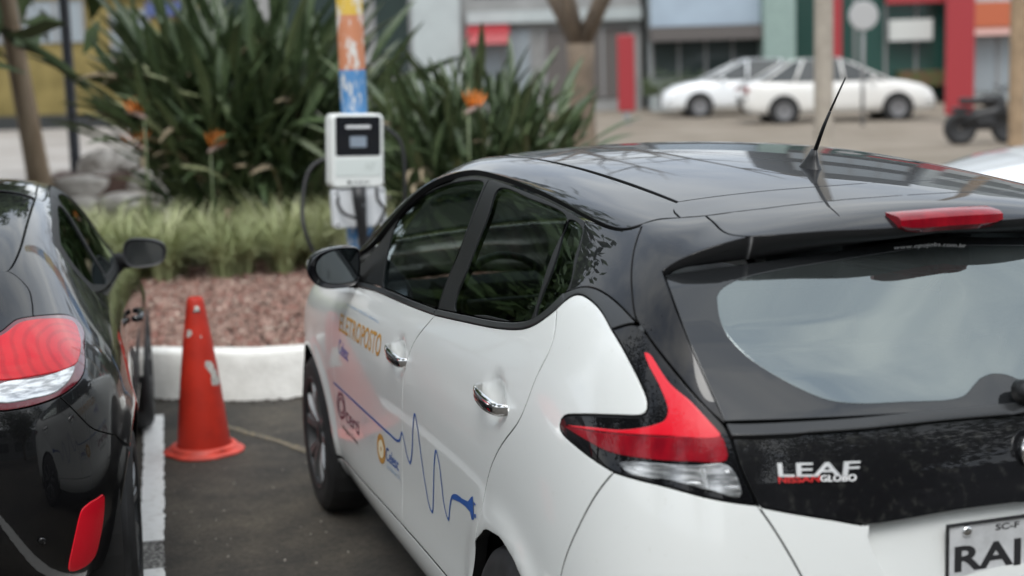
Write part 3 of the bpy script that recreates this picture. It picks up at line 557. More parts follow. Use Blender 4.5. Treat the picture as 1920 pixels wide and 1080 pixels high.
# high stop lamp
b=MB(); rs=[]
for x in np.linspace(-.128,.128,13):
    k=.012*(x/.128)**4; e=1-.35*(abs(x)/.128)**6; ys=roof_z(x,-.52)
    rs.append([(x,-.50+k,ys+.004),(x,-.552+k,float(roof_z(x,-.552))+.006*e),(x,-.566+k,float(roof_z(x,-.56))-.002),(x,-.567+k,float(roof_z(x,-.56))-.022*e),(x,-.55+k,float(roof_z(x,-.56))-.034*e),(x,-.51+k,float(roof_z(x,-.56))-.03*e)])
b.rings(rs).build('stop_lamp',m_redlow,tg,angle=40)
# roof
rx=[( -.452,y) for y in np.linspace(-.095,1.05,30)]+[(-.448,1.2),(-.43,1.35),(-.41,1.45),(-.36,1.52),(-.2,1.56),(0,1.57)]
seam1=smooth_curve(np.array([(-.452,-.095),(-.36,-.125),(-.264,-.155),(-.114,-.193),(0,-.2)]),.02)
panel('roof',m_black,car,seal=m_seal,surf=ROOF,loop=np.vstack([np.array(rx),np.array([(0,y) for y in np.linspace(1.55,-.19,50)]),seam1[::-1]]),scale=(1,1),grid=(.045,.045),sym=True,off=0,gap=.003)
panel('roof_end',m_black,car,seal=m_seal,surf=ROOF,loop=np.vstack([seam1,[(0,-.28)],np.array([(x,float(np.interp(x,[-.505,-.458,-.335,-.21,-.08,0],[-.228,-.266,-.312,-.338,-.357,-.36]))) for x in np.linspace(0,-.505,30)]),[(-.495,-.17),(-.475,-.11)]]),scale=(1,1),grid=(.03,.03),sym=True,gap=.002)
# aerial
a=MB(); a.rings([[(-.005+.026*k*math.cos(t),.085+.052*k*math.sin(t)*(1 if math.sin(t)<0 else 1.2)+dy,1.524+h) for t in np.linspace(0,2*math.pi,16,endpoint=False)] for k,h,dy in ((1,0,0),(.9,.008,0),(.62,.024,-.005),(.4,.04,-.013),(.2,.06,-.022))]); an=a.build('aerial',m_plas,car,True)
a=MB(); a.tube([(-.005,.063,1.575),(-.003,.02,1.64),(-.001,-.01,1.68)],[.0055,.0046,.0036],10).tube([(-.001,-.012,1.683),(.006,-.075,1.765)],[.0030,.0019],8); a.build('aerial_mast',m_rubber,an,True)
# windscreen, bonnet, front bumper
panel('windscreen',g_front,car,LEAF,np.vstack([np.array([(s,8.75) for s in np.linspace(3.75,5.55,24)]),np.array([(5.62,t) for t in np.linspace(8.9,11,20)]),np.array([(s,11) for s in np.linspace(5.6,3.75,24)]),np.array([(3.7,t) for t in np.linspace(11,8.8,20)])]),sym=True,depth=.004,grid=(.03,.03))
panel('bonnet',m_white,car,seal=m_seal,surf=LEAF,loop=np.vstack([np.array([(s,7.05+.25*abs(s-2.6)) for s in np.linspace(.9,3.5,40)]),np.array([(3.6,t) for t in np.linspace(7.4,11,24)]),np.array([(s,11) for s in np.linspace(3.6,.9,40)]),np.array([(.85,t) for t in np.linspace(11,7.5,20)])]),sym=True,grid=(.03,.03))
fb=near_yz([(3.3,.66),(3.2,.45),(3.07,.36),(3.06,.27)])
b=MB(); Sg=np.linspace(0,1.62,24); Tg=np.linspace(.35,6.9,24); AA,BB=np.meshgrid(Sg,Tg,indexing='ij'); P=LEAF(AA,BB).reshape(-1,3)
q=[(i*24+j,(i+1)*24+j,(i+1)*24+j+1,i*24+j+1) for i in range(23) for j in range(23)]
mesh('front_bumper',np.vstack([P,P*np.array([-1,1,1])]),q+[tuple(i+576 for i in z[::-1]) for z in q],m_white,car)
# inner shell: headliner, door trims, floor
panel('headliner',m_liner,car,ROOF,np.array([(-.56,y) for y in np.linspace(-.4,1.35,20)]+[(0,y) for y in np.linspace(1.5,-.4,20)]),scale=(1,1),grid=(.08,.08),sym=True,off=-.045,depth=.003)
b=MB(); Sg=np.linspace(3.9,11.6,50); Tg=np.linspace(1.2,4.85,16); AA,BB=np.meshgrid(Sg,Tg,indexing='ij'); P=LEAF(AA,BB); P=(P-LEAF.normal(AA,BB)*.05).reshape(-1,3)
q=[(i*16+j,(i+1)*16+j,(i+1)*16+j+1,i*16+j+1) for i in range(49) for j in range(15)]
q=[z for z in q if not any(min(np.hypot(P[i][1],P[i][2]-.33),np.hypot(P[i][1]-2.7,P[i][2]-.33))<.40 for i in z)]
mesh('cabin_trim',np.vstack([P,P*np.array([-1,1,1])]),q+[tuple(i+len(P) for i in z[::-1]) for z in q],m_dark,car)
b=MB(); b.box((0,1.0,.30),(1.5,2.6,.06)).box((0,-.40,.62),(1.25,.55,.06)).box((0,2.3,.62),(1.4,.06,.6)).box((0,-.68,.70),(1.1,.03,.45)); b.build('cabin_floor',m_dark,car)
b=MB(); b.box((0,2.02,.90),(1.42,.42,.22),bev=.06).box((-.37,1.86,1.0),(.40,.2,.1),bev=.04); b.build('dashboard',m_dark,car,angle=40)
# seats
def seat(x,y,w=.50,bench=False):
    b=MB(); b.box((x,y+.22,.52),(w,.52,.16),bev=.05)
    rs=[]
    for k in range(9):
        u=k/8; z=.55+.55*u; yy=y-.02-.16*u; ww=w*(.46+.03*math.sin(math.pi*u))*(1-.25*max(0,u-.7)/.3); th=.065*(1-.35*u)
        rs.append([(x+ww*math.cos(t)*(1 if abs(math.cos(t))<.7 else .98),yy+th*math.copysign(abs(math.sin(t))**.7,math.sin(t)),z) for t in np.linspace(0,2*math.pi,20,endpoint=False)])
    b.rings(rs); s=b.build('seat',m_seat,car,angle=50); heads=[x] if not bench else [x-.36,x+.36]
    for hx in heads:
        h=MB(); h.box((hx,y-.21,1.20),(.25,.10,.15),bev=.04).tube([(hx-.05,y-.2,1.05),(hx-.05,y-.21,1.16)],.006,6).tube([(hx+.05,y-.2,1.05),(hx+.05,y-.21,1.16)],.006,6); h.build('headrest',m_seat,s,angle=50)
seat(-.36,1.02); seat(.36,1.02); seat(0,.05,1.25,True)
b=MB(); rs=[]
for k in range(28):
    a=2*math.pi*k/28; c=Vector((-.36+.18*math.cos(a),1.62+.07*math.sin(a),.98+.165*math.sin(a))); o=Vector((math.cos(a),.38*math.sin(a),.92*math.sin(a)))
    rs.append([c+o*.014*math.cos(t)+Vector((0,-.92,.38))*.014*math.sin(t) for t in np.linspace(0,2*math.pi,8,endpoint=False)])
rs.append(rs[0]); b.rings(rs,cap=False).box((-.36,1.63,.98),(.3,.03,.05),bev=.01).box((-.36,1.64,.93),(.05,.03,.12),bev=.01); b.build('steering_wheel',m_plas,car,angle=50)
# wheel wells
for cy in (0,2.70):
    for sx in (-1,1):
        b=MB(); rs=[]
        for x in (.86,.62):
            rs.append([(sx*x,cy+.40*math.cos(a),.335+.40*math.sin(a)) for a in np.linspace(R(-25),R(205),26)])
        b.rings(rs,close=False,cap=False); k=len(b.v)
        b.f.append(tuple(range(26,52)) if sx<0 else tuple(range(26,52))[::-1]); b.build('wheel_well',m_well,car)
# mirrors
def door_mirror(side):
    sx=-1 if side=='L' else 1
    prof=[(x_+.028,z_+.043) for x_,z_ in ((-1.04,1.060),(-1.035,1.095),(-1.005,1.125),(-.955,1.142),(-.90,1.145),(-.862,1.138),(-.856,1.11),(-.858,1.06),(-.865,1.02),(-.885,1.005),(-.94,.999),(-.985,1.003),(-1.02,1.022))]
    pr=smooth_curve(np.array(prof),.012,True)[:-1]; c=pr.mean(0); b=MB(); rs=[]
    for y,k in ((1.872,.93),(1.868,.97),(1.873,1.0),(1.90,1.02),(1.95,.99),(2.0,.90),(2.035,.74),(2.055,.5),(2.06,.15)):
        rs.append([(-sx*(c[0]+(p[0]-c[0])*k),y+.06*(p[0]-c[0])*-1*.5,c[1]+(p[1]-c[1])*k) for p in pr])
    b.rings(rs); m=b.build('door_mirror',m_black,car,angle=60)
    g=[(-sx*(c[0]+.008+(p[0]-c[0])*.82),1.8705+.03*(c[0]-p[0]),c[1]+.006+(p[1]-c[1])*.82) for p in pr]
    mesh('mirror_glass',[(x,y-.0035,z) for x,y,z in g],[tuple(range(len(g)))] if sx>0 else [tuple(range(len(g)))[::-1]],m_mirror,m,False)
    b=MB(); b.tube([(sx*.79,1.95,1.045),(sx*.84,1.94,1.055),(sx*.88,1.94,1.065)],[.030,.026,.03],10); b.build('mirror_stalk',m_plas,m,True)
door_mirror('L'); door_mirror('R')
# wheels
def wheel(cx,cy,sx,parent,r=.325,rr=.222,tw=.105,z=.325,spokes=5,ms=None,md=None):
    w=empty('wheel',(cx,cy,z),0,parent)
    b=MB(); prof=[(rr-.01,-tw),(rr+.012,-tw*1.02),(rr+.05,-tw*1.06),(r-.03,-tw*1.0),(r-.010,-tw*.86),(r,-tw*.6),(r,0),(r,tw*.6),(r-.01,tw*.86),(r-.03,tw),(rr+.05,tw*1.06),(rr,tw),(rr-.01,tw)]
    b.lathe([(a,sx*h) for a,h in prof],56,'x'); b.build('tyre',m_rubber,w,angle=30)
    b=MB(); b.lathe([(rr+.012,sx*tw*1.0),(rr+.006,sx*tw*1.04),(rr-.004,sx*tw*1.0),(rr-.014,sx*tw*.8),(rr-.02,sx*0),(rr-.02,-sx*tw)],56,'x'); b.lathe([(rr-.02,sx*.0),(.05,sx*.01),(.001,sx*.01)],40,'x'); b.build('rim',md or m_dalloy,w,angle=30)
    for k in range(spokes):
        b=MB(); a0=2*math.pi*k/spokes+.35
        for s2 in (-1,1):
            rs=[]
            for u in np.linspace(0,1,6):
                rad=.045+(rr-.05)*u; a=a0+s2*(.16+.11*u**1.3); hw=.011+.006*u; x=sx*(tw*.80+.02*math.sin(u*math.pi*.7)); 
                cy_,cz_=rad*math.cos(a),rad*math.sin(a); ty,tz=-math.sin(a),math.cos(a)
                rs.append([(x,cy_+ty*hw,cz_+tz*hw),(x,cy_-ty*hw,cz_-tz*hw),(x-sx*.03,cy_-ty*hw*1.5,cz_-tz*hw*1.5),(x-sx*.03,cy_+ty*hw*1.5,cz_+tz*hw*1.5)])
            b.rings(rs)
        b.build('spoke',ms or m_alloy,w,angle=30)
    b=MB(); b.lathe([(.052,sx*.03),(.052,sx*tw*.80),(.044,sx*tw*.86),(.03,sx*tw*.9),(.001,sx*tw*.92)],24,'x'); b.build('hub_cap',md or m_dalloy,w,angle=30)
    return w
for cy in (0,2.70):
    for sx in (-1,1): wheel(sx*.775,cy,sx,car)
# lettering and line art on the doors
dL=doors['Lf']; dR=doors['Lr']
def decal(name,txt,key,mat,par,off=.0012):
    v,f=text_mesh(txt,0,.012); v,f=on_quad(LEAF,DECAL[key],v,f,off); return mesh(name,v,f,mat,par,False)
decal('lettering','ELETROPOSTO','eletroposto',m_orange,dL); decal('lettering','Celesc','celesc_a',m_violet,dL); decal('lettering','certi','certi',m_plum,dL)
decal('lettering','Argus Solar','argus',m_ink,dL); decal('lettering','Celesc','celesc_b',m_blue,dL); decal('lettering','Distribuicao S.A.','small',m_lblue,dL); decal('lettering','projeto veiculo eletrico','strip',m_lblue,dL)
v1=[];f1=[]
for k in range(6):
    v,f=text_mesh('mobilidade e energia'[k:k+12]); q=np.array(DECAL['grey']); a,b_=k/6,(k+.62)/6
    qq=[q[0]*(1-a)+q[3]*a,q[1]*(1-a)+q[2]*a,q[1]*(1-b_)+q[2]*b_,q[0]*(1-b_)+q[3]*b_]; v,f=on_quad(LEAF,qq,v,f,.0012); f1+=[tuple(i+len(v1) for i in z) for z in f]; v1+=v.tolist()
mesh('lettering',v1,f1,m_grey,dL,False)
def disc(key,mat,par,r0=0,r1=1,n=28,off=.0010,name='emblem'):
    t=np.linspace(0,2*math.pi,n,endpoint=False); c=np.stack([.5+.5*np.cos(t),.5+.5*np.sin(t)],1); i=.5+(c-.5)*r0 
    v=np.vstack([.5+(c-.5)*r1,i]); v,f=on_quad(LEAF,DECAL[key],np.c_[v,0*v[:,0]],[(k,(k+1)%n,n+(k+1)%n,n+k) for k in range(n)],off); return mesh(name,v,f,mat,par,False)
disc('oval',m_orange,dL,.0,1); disc('oval',m_cream,dL,.15,.62,off=.0016); disc('ring',m_plum,dL,.78,1); disc('ring',m_plum,dL,.45,.62)
def ribbon(key,w,mat,par,name='cable_line'):
    q=smooth_curve(np.array(DECAL[key])*SC,.006)/SC; P=LEAF(q[:,0],q[:,1]); N=LEAF.normal(q[:,0],q[:,1]); T=np.gradient(P,axis=0); T/=np.linalg.norm(T,axis=1,keepdims=True); S=np.cross(N,T)
    v=np.vstack([P+N*.0012+S*w/2,P+N*.0012-S*w/2]); n=len(P); return mesh(name,v,[(i,i+1,n+i+1,n+i) for i in range(n-1)],mat,par,False)
ribbon('line',.0085,m_blue,dR)
for k in ('plug','prong_a','prong_b'):
    q=smooth_curve(np.array(DECAL[k])*SC,.02,False)/SC if k!='plug' else np.array(DECAL[k]); P=LEAF(q[:,0],q[:,1])+LEAF.normal(q[:,0],q[:,1])*.0013; mesh('plug_symbol',P,[tuple(range(len(P)))],m_blue,dR,False)
# tailgate badges
def badge(txt,key,mat,ext,zs,off,name='badge'):
    v,f=text_mesh(txt,ext,.014); v,f=on_quad(LEAF,DECAL[key],v,f,off,zs); return mesh(name,v,f,mat,tg,False)
badge('LEAF','badge',m_satin,.06,.03,.003); badge('NISSAN','badge_r',M('badge_red',(.5,.02,.02),.4),.05,.03,.003); badge('GLOBO','badge_w',M('badge_white',(.75,.75,.75),.4),.05,.03,.003)
b=MB(); rs=[]
for k in range(40):
    a=2*math.pi*k/40; c=Vector((.062+.055*math.cos(a),-.812,1.0+.047*math.sin(a))); o=Vector((math.cos(a),0,math.sin(a))); rs.append([c+o*.007*math.cos(t)+Vector((0,-1,0))*.006*math.sin(t) for t in np.linspace(0,2*math.pi,8,endpoint=False)])
rs.append(rs[0]); b.rings(rs,cap=False).box((.062,-.818,1.0),(.125,.008,.02),bev=.003); b.build('emblem',m_chrome,tg,True)
# number plate
py=-.812
b=MB(); b.box((.03,py,.795),(.40,.004,.13)); pl=b.build('number_plate',m_plate,tg)
b=MB()
for c,d in (((.03,py-.0035,.862),(.412,.008,.006)),((.03,py-.0035,.728),(.412,.008,.006)),((-.173,py-.0035,.795),(.006,.008,.13)),((.233,py-.0035,.795),(.006,.008,.13))): b.box(c,d,bev=.002)
b.build('plate_frame',m_plas,pl)
def flat_text(txt,x0,x1,z0,z1,y,mat,par,name='plate_lettering',dy=.0025):
    v,f=text_mesh(txt,0,.028); P=np.stack([x0+(x1-x0)*v[:,0],np.full(len(v),y-dy),z0+(z1-z0)*v[:,1]],1); return mesh(name,P,f,mat,par,False)
flat_text('RAJ',-.155,.005,.742,.815,py,m_ink,pl); flat_text('SC-F',-.058,.0,.838,.852,py,m_ink,pl)
for sx in (-.127,.187):
    b=MB(); b.lathe([(.012,py-.002),(.012,py-.006),(.008,py-.009),(.001,py-.009)],14,'y',(sx,0,.846)); b.build('plate_bolt',m_chrome,pl,True)
# ================================================================ black coupe in the next bay
m_blk2=M('coupe_black_paint',(.003,.003,.0035),.3,coat=1.0,coat_rough=.010,spec=.1)
def ringed_lens():
    m=bpy.data.materials.new('coupe_red_lens'); m.use_nodes=True; n=m.node_tree; b=n.nodes['Principled BSDF']; l=n.links.new; tc=n.nodes.new('ShaderNodeTexCoord'); mp=n.nodes.new('ShaderNodeMapping'); mp.inputs['Location'].default_value=(-.72,.36,-1.40); mp.inputs['Scale'].default_value=(1,1,1.5)
    w=n.nodes.new('ShaderNodeTexWave'); w.wave_type='RINGS'; w.rings_direction='SPHERICAL'; w.inputs['Scale'].default_value=9; w.inputs['Distortion'].default_value=2.5; w.inputs['Detail'].default_value=2; l(tc.outputs['Object'],mp.inputs[0]); l(mp.outputs[0],w.inputs['Vector'])
    r=n.nodes.new('ShaderNodeValToRGB'); e=r.color_ramp.elements; e[0].position=.05; e[0].color=(.40,.003,.009,1); e[1].position=.5; e[1].color=(.50,.004,.011,1); l(w.outputs[0],r.inputs[0]); l(r.outputs[0],b.inputs['Base Color'])
    b.inputs['Roughness'].default_value=.2; b.inputs['Coat Weight'].default_value=.7; b.inputs['Coat Roughness'].default_value=.015; b.inputs['Specular IOR Level'].default_value=.2; return m
m_cred=ringed_lens()
m_cclear=M('coupe_clear_lens',(.30,.31,.32),.18,metal=.6,coat=1,coat_rough=.02,col2=(.72,.74,.75),vscale=26,stretch=(.6,.6,3.4),vlo=.42,vhi=.58)
m_cdark=M('coupe_lamp_rim',(.10,.004,.01),.12,coat=1)
g_cside=glass_mat('coupe_side_glass',(.10,.12,.11),.9); g_crear=glass_mat('coupe_rear_glass',(.12,.14,.15),1.6)
coupe=empty('coupe',(-2.545,1.92,0),R(-5.3)); tag(coupe,'shiny black coupe with wrap-round red and clear tail lamp, parked beside the painted bay line','car')
_A,_B=np.meshgrid(np.linspace(1.2,14.9,700),np.linspace(0,11,360),indexing='ij'); _V=COUPE(_A,_B)
def cyz(pts,tmax=8.3,smax=11.0):
    o=[]; pen=1e3*((_B>tmax)|(_A>smax))
    for y,z in pts:
        k=np.unravel_index(np.argmin((_V[...,1]-y)**2+(_V[...,2]-z)**2+pen),_A.shape); o.append((_A[k],_B[k]))
    return o
def cl2(p,step=.018): return smooth_curve(np.array(p,float)*SC,step)/SC
def carch(cy,a0,a1,r=.357,n=24): return cyz([(cy+r*math.cos(R(a)),.335+r*math.sin(R(a))) for a in np.linspace(a0,a1,n)],4.5)
lampc=np.array(CE['lamp']+[(13.25,4.3),(13.4,5.6),(13.1,6.9),(12.4,7.3)])
lampc=smooth_curve(lampc*SC,.014,True)/SC
k0=int(np.argmin(np.linalg.norm((lampc-np.array(CE['hseam'][-1]))*SC,axis=1))); k1=int(np.argmin(np.linalg.norm((lampc-np.array(CE['bseam'][0]))*SC,axis=1)))
lamp_right=lampc[k0:k1+1] if k0<k1 else np.vstack([lampc[k0:],lampc[:k1+1]])
dlo=cyz([(.27,1.235),(.27,1.14),(.36,1.055),(.6,1.015),(1.0,.985),(1.5,.965),(2.02,.95)])
dtop=cyz([(2.02,.95),(2.0,1.03),(1.8,1.17),(1.6,1.275),(1.3,1.365),(.95,1.365),(.6,1.315),(.27,1.235)])
dr=cyz([(1.0,.985),(1.02,.80),(1.03,.55),(1.0,.36)]); dq=cyz([(.33,1.075),(.42,.95),(.46,.80),(.40,.62),(.44,.40)]); df=cyz([(2.02,.95),(2.08,.8),(2.10,.55),(2.05,.36)])
for side in 'RL':
    gl=np.array(CE['glass'])
    hseam=cl2(CE['hseam']); bseam=cl2(CE['bseam']); a=carch(0,-4,130)
    b0=cyz([(.44,.40),(.40,.33)])
    edge_q=np.vstack([cl2(gl[:-1]),hseam,lamp_right,bseam,cl2([CE['bseam'][-1],a[-1]]),cl2(a[::-1]),cl2([a[0],b0[0]]),cl2(dq[::-1]),cl2([dq[0],dlo[1],dlo[0]]),cl2(dtop[::-1][:4]),cl2([dtop[-4],(6.9,7.9),gl[0]])])
    panel('quarter_panel',m_blk2,coupe,COUPE,edge_q,side=side,depth=.03)
    d=panel('door',m_blk2,coupe,COUPE,np.vstack([cl2(dlo[1:5]),cl2(dr),cl2(cyz([(1.0,.36),(.7,.37),(.44,.40)])),cl2(dq[::-1])]),side=side,depth=.03)
    pr=cl2(cyz([(.38,1.22),(.36,1.16),(.44,1.08),(.6,1.045),(.95,1.015),(.93,1.15),(.90,1.31),(.6,1.275),(.38,1.22)]))
    panel('window_frame',m_pillar,d,COUPE,np.vstack([cl2(dlo[:5]),cl2([dlo[4],cyz([(.96,1.2)])[0],cyz([(.94,1.365)])[0]]),cl2(cyz([(.94,1.365),(.6,1.315),(.27,1.235)]))]),side=side,holes=[pr],off=-.003,gap=.003)
    panel('side_window',g_cside,d,COUPE,pr,side=side,off=-.007,gap=-.003,depth=.003)
    d=panel('door',m_blk2,coupe,COUPE,np.vstack([cl2(dlo[4:]),cl2(df),cl2(cyz([(2.05,.36),(1.5,.36),(1.0,.36)])),cl2(dr[::-1])]),side=side,depth=.03)
    pf=cl2(cyz([(1.02,1.02),(1.5,1.0),(1.9,.99),(1.92,1.03),(1.75,1.14),(1.58,1.235),(1.3,1.325),(.99,1.325),(1.0,1.2),(1.02,1.02)]))
    panel('window_frame',m_pillar,d,COUPE,np.vstack([cl2(dlo[4:]),cl2(dtop[:5]),cl2([dtop[4],cyz([(.94,1.365)])[0]]),cl2([cyz([(.94,1.365)])[0],cyz([(.96,1.2)])[0],dlo[4]])]),side=side,holes=[pf],off=-.003,gap=.003)
    panel('side_window',g_cside,d,COUPE,pf,side=side,off=-.007,gap=-.003,depth=.003)
    sx=1 if side=='R' else -1
    b=MB(); b.tube([(sx*.878,.98+.93,.815),(sx*.905,1.90,.815),(sx*.912,1.80,.815),(sx*.905,1.70,.812),(sx*.878,1.69,.812)][::-1] if False else [(sx*.872,1.22,.80),(sx*.903,1.23,.80),(sx*.908,1.32,.802),(sx*.903,1.41,.804),(sx*.872,1.42,.804)],[.012,.015,.016,.015,.012],8); b.build('door_handle',m_blk2,d,True)
    sl=cyz([(2.15,.25),(1.5,.24),(.9,.24),(.40,.25)])
    panel('side_sill',m_blk2,coupe,COUPE,np.vstack([cl2(cyz([(2.05,.36),(1.5,.36),(1.0,.36),(.7,.37),(.44,.40)])),cl2([cyz([(.44,.40)])[0],sl[-1]]),cl2(sl[::-1]),cl2([sl[0],cyz([(2.05,.36)])[0]])]),side=side,off=.002)
    af=carch(2.65,178,4)
    panel('fender',m_blk2,coupe,COUPE,np.vstack([cl2(df),cl2([df[-1],af[0]]),cl2(af),cl2([af[-1],(1.7,3.2),(1.5,5.5),(2.2,7),(3.2,7.6),(3.9,7.0),df[0]])]),side=side,depth=.03)
    panel('roof_rail',m_blk2,coupe,COUPE,np.vstack([cl2(dtop[:5]),cl2([dtop[4],dtop[-4],(6.9,7.9),gl[0]]),cl2([gl[0],(6.3,8.3),(5.4,8.4),(4.8,8.3),(4,7.9),(3.7,7.4),dtop[0]])]),side=side)
    t=panel('tail_lamp',m_cdark,coupe,COUPE,lampc,side=side,off=.002,gap=.003,depth=.035)
    red=smooth_curve(np.array(CE['lamp_red']+[(13.15,5.0),(13.2,6.2),(12.9,6.9)])*SC,.012,True)/SC; clr=smooth_curve(np.array([CE['lamp_clear'][0]]+CE['lamp_clear'][1:]+[(13.1,4.45)])*SC,.012,True)/SC
    panel('red_lens',m_cred,t,COUPE,red,side=side,off=.007,gap=0,depth=.01,round_=.004,grid=(.014,.014)); panel('clear_lens',m_cclear,t,COUPE,clr,side=side,off=.006,gap=0,depth=.01,round_=.003,grid=(.014,.014))
    panel('reflector',m_redup,coupe,COUPE,smooth_curve(np.array(CE['refl'])*SC,.01,True)/SC,side=side,off=.004,gap=0,depth=.01,round_=.003,grid=(.014,.014))
    # door mirror
    b=MB(); rs=[]; prof=smooth_curve(np.array([(-.085,-.035),(-.09,.03),(-.07,.062),(0,.066),(.07,.05),(.098,.025),(.095,-.02),(.07,-.05),(0,-.062),(-.06,-.058)]),.02,True)[:-1]
    for yy,k in ((1.885,.94),(1.88,1.0),(1.90,1.03),(1.95,1.0),(2.0,.85),(2.03,.6),(2.04,.2)): rs.append([(sx*(.918+p[0]*k),yy,.992+p[1]*k) for p in prof])
    b.rings(rs); mm=b.build('door_mirror',m_plas,coupe,angle=60); gg=[(sx*(.918+p[0]*.86),1.8835,.992+p[1]*.86) for p in prof]; mesh('mirror_glass',gg,[tuple(range(len(gg)))],M('dark_mirror_glass',(.30,.33,.35),.05,metal=1),mm,False)
    b=MB(); b.tube([(sx*.79,1.95,.955),(sx*.85,1.94,.955),(sx*.87,1.93,.965)],[.040,.034,.036],10); b.build('mirror_stalk',m_plas,mm,True)
    for cy in (0,2.65): wheel(sx*.785,cy,sx,coupe,r=.32)
    for cy in (0,2.65):
        b=MB(); rs=[[(sx*x,cy+.40*math.cos(q),.335+.40*math.sin(q)) for q in np.linspace(R(-25),R(205),24)] for x in (.86,.6)]; b.rings(rs,close=False,cap=False); b.f.append(tuple(range(24,48))); b.build('wheel_well',m_well,coupe)
gle=cl2(CE['glass'])
panel('rear_window',m_frit,coupe,COUPE,np.vstack([gle,cl2([CE['glass'][-1],(9.9,9.6),(10.15,11)]),cl2([(10.15,11),(8,11),(7.0,11)]),cl2([(7.0,11),(6.97,9.5),CE['glass'][0]])]),sym=True,off=-.006,gap=.004,depth=.006)
panel('roof',m_blk2,coupe,COUPE,np.vstack([cl2([CE['glass'][0],(6.3,8.3),(5.4,8.4),(5.1,9.2),(5.0,11)]),cl2([(5.0,11),(6,11),(6.9,11)]),cl2([(6.9,11),(6.88,9.5),CE['glass'][0]])]),sym=True,gap=.003)
ht=np.array(CE['hseam']); lt=lampc[max(0,k0-200):k0] if k0>0 else lampc
i_l=int(np.argmin(np.linalg.norm((lampc-np.array((13.4,5.6)))*SC,axis=1)))
upper=np.vstack([lampc[i_l:],lampc[:k0+1]]) if i_l>k0 else lampc[i_l:k0+1]
panel('tailgate',m_blk2,coupe,COUPE,np.vstack([cl2([(10.2,11),(9.95,9.6),CE['glass'][-1]]),cl2(CE['hseam']),upper[::-1],cl2([(13.4,5.6),(13.6,4.0),(14.2,3.4),(15,3.3)]),cl2([(15,3.3),(15,6),(15,8),(15,10.9)]),cl2([(15,10.9),(13,10.95),(11,10.98),(10.2,11)])]),sym=True,off=0,depth=.02)
low=np.vstack([lampc[k1:i_l+1]]) if k1<i_l else np.vstack([lampc[k1:],lampc[:i_l+1]])
ab=cyz([(-.24,.60),(-.33,.47),(-.355,.36),(-.345,.27)],4.5)
panel('rear_bumper',m_blk2,coupe,COUPE,np.vstack([low,cl2([(13.4,5.6),(13.58,4.0),(14.2,3.35),(15,3.25)]),cl2([(15,3.25),(15,1.8),(15,.3)]),cl2([(15,.3),(13,.3),(11.5,.3),ab[-1]]),cl2(ab[::-1]),cl2([ab[0],CE['bseam'][-1]]),bseam[::-1]]),sym=True,depth=.03)
b=MB(); b.lathe([(.011,-.700),(.011,-.708),(.008,-.710),(.001,-.709)],16,'y',(.64,.055,.445)); b.build('parking_sensor',m_blk2,coupe,True)
for s0,s1,t0,t1,nm,mt,sk in ((.0,1.7,.3,11,'front_bumper',m_blk2,24),(1.7,3.75,7.4,11,'bonnet',m_blk2,30),(3.8,5.05,8.4,11,'windscreen',g_crear,24)):
    Sg=np.linspace(s0,s1,sk); Tg=np.linspace(t0,t1,sk); AA,BB=np.meshgrid(Sg,Tg,indexing='ij'); P=COUPE(AA,BB).reshape(-1,3); q=[(i*sk+j,(i+1)*sk+j,(i+1)*sk+j+1,i*sk+j+1) for i in range(sk-1) for j in range(sk-1)]
    mesh(nm,np.vstack([P,P*np.array([-1,1,1])]),q+[tuple(i+len(P) for i in z[::-1]) for z in q],mt,coupe)
b=MB(); b.box((0,1.1,.30),(1.5,2.4,.06)).box((0,2.1,.6),(1.4,.06,.55)).box((0,-.35,.6),(1.2,.5,.3)); b.build('cabin_floor',m_dark,coupe)
Sg=np.linspace(3.9,10.4,40); Tg=np.linspace(1.2,4.9,14); AA,BB=np.meshgrid(Sg,Tg,indexing='ij'); P=(COUPE(AA,BB)-COUPE.normal(AA,BB)*.05).reshape(-1,3); q=[(i*14+j,(i+1)*14+j,(i+1)*14+j+1,i*14+j+1) for i in range(39) for j in range(13)]
q=[z for z in q if not any(min(np.hypot(P[i][1],P[i][2]-.33),np.hypot(P[i][1]-2.65,P[i][2]-.33))<.41 for i in z)]
mesh('cabin_trim',np.vstack([P,P*np.array([-1,1,1])]),q+[tuple(i+len(P) for i in z[::-1]) for z in q],m_dark,coupe)
for x in (-.38,.38):
    b=MB(); b.box((x,1.15,.5),(.48,.5,.15),bev=.05).box((x,.92,.82),(.46,.14,.6),bev=.06).box((x,.88,1.16),(.25,.1,.14),bev=.04); b.build('seat',m_seat,coupe,angle=50)
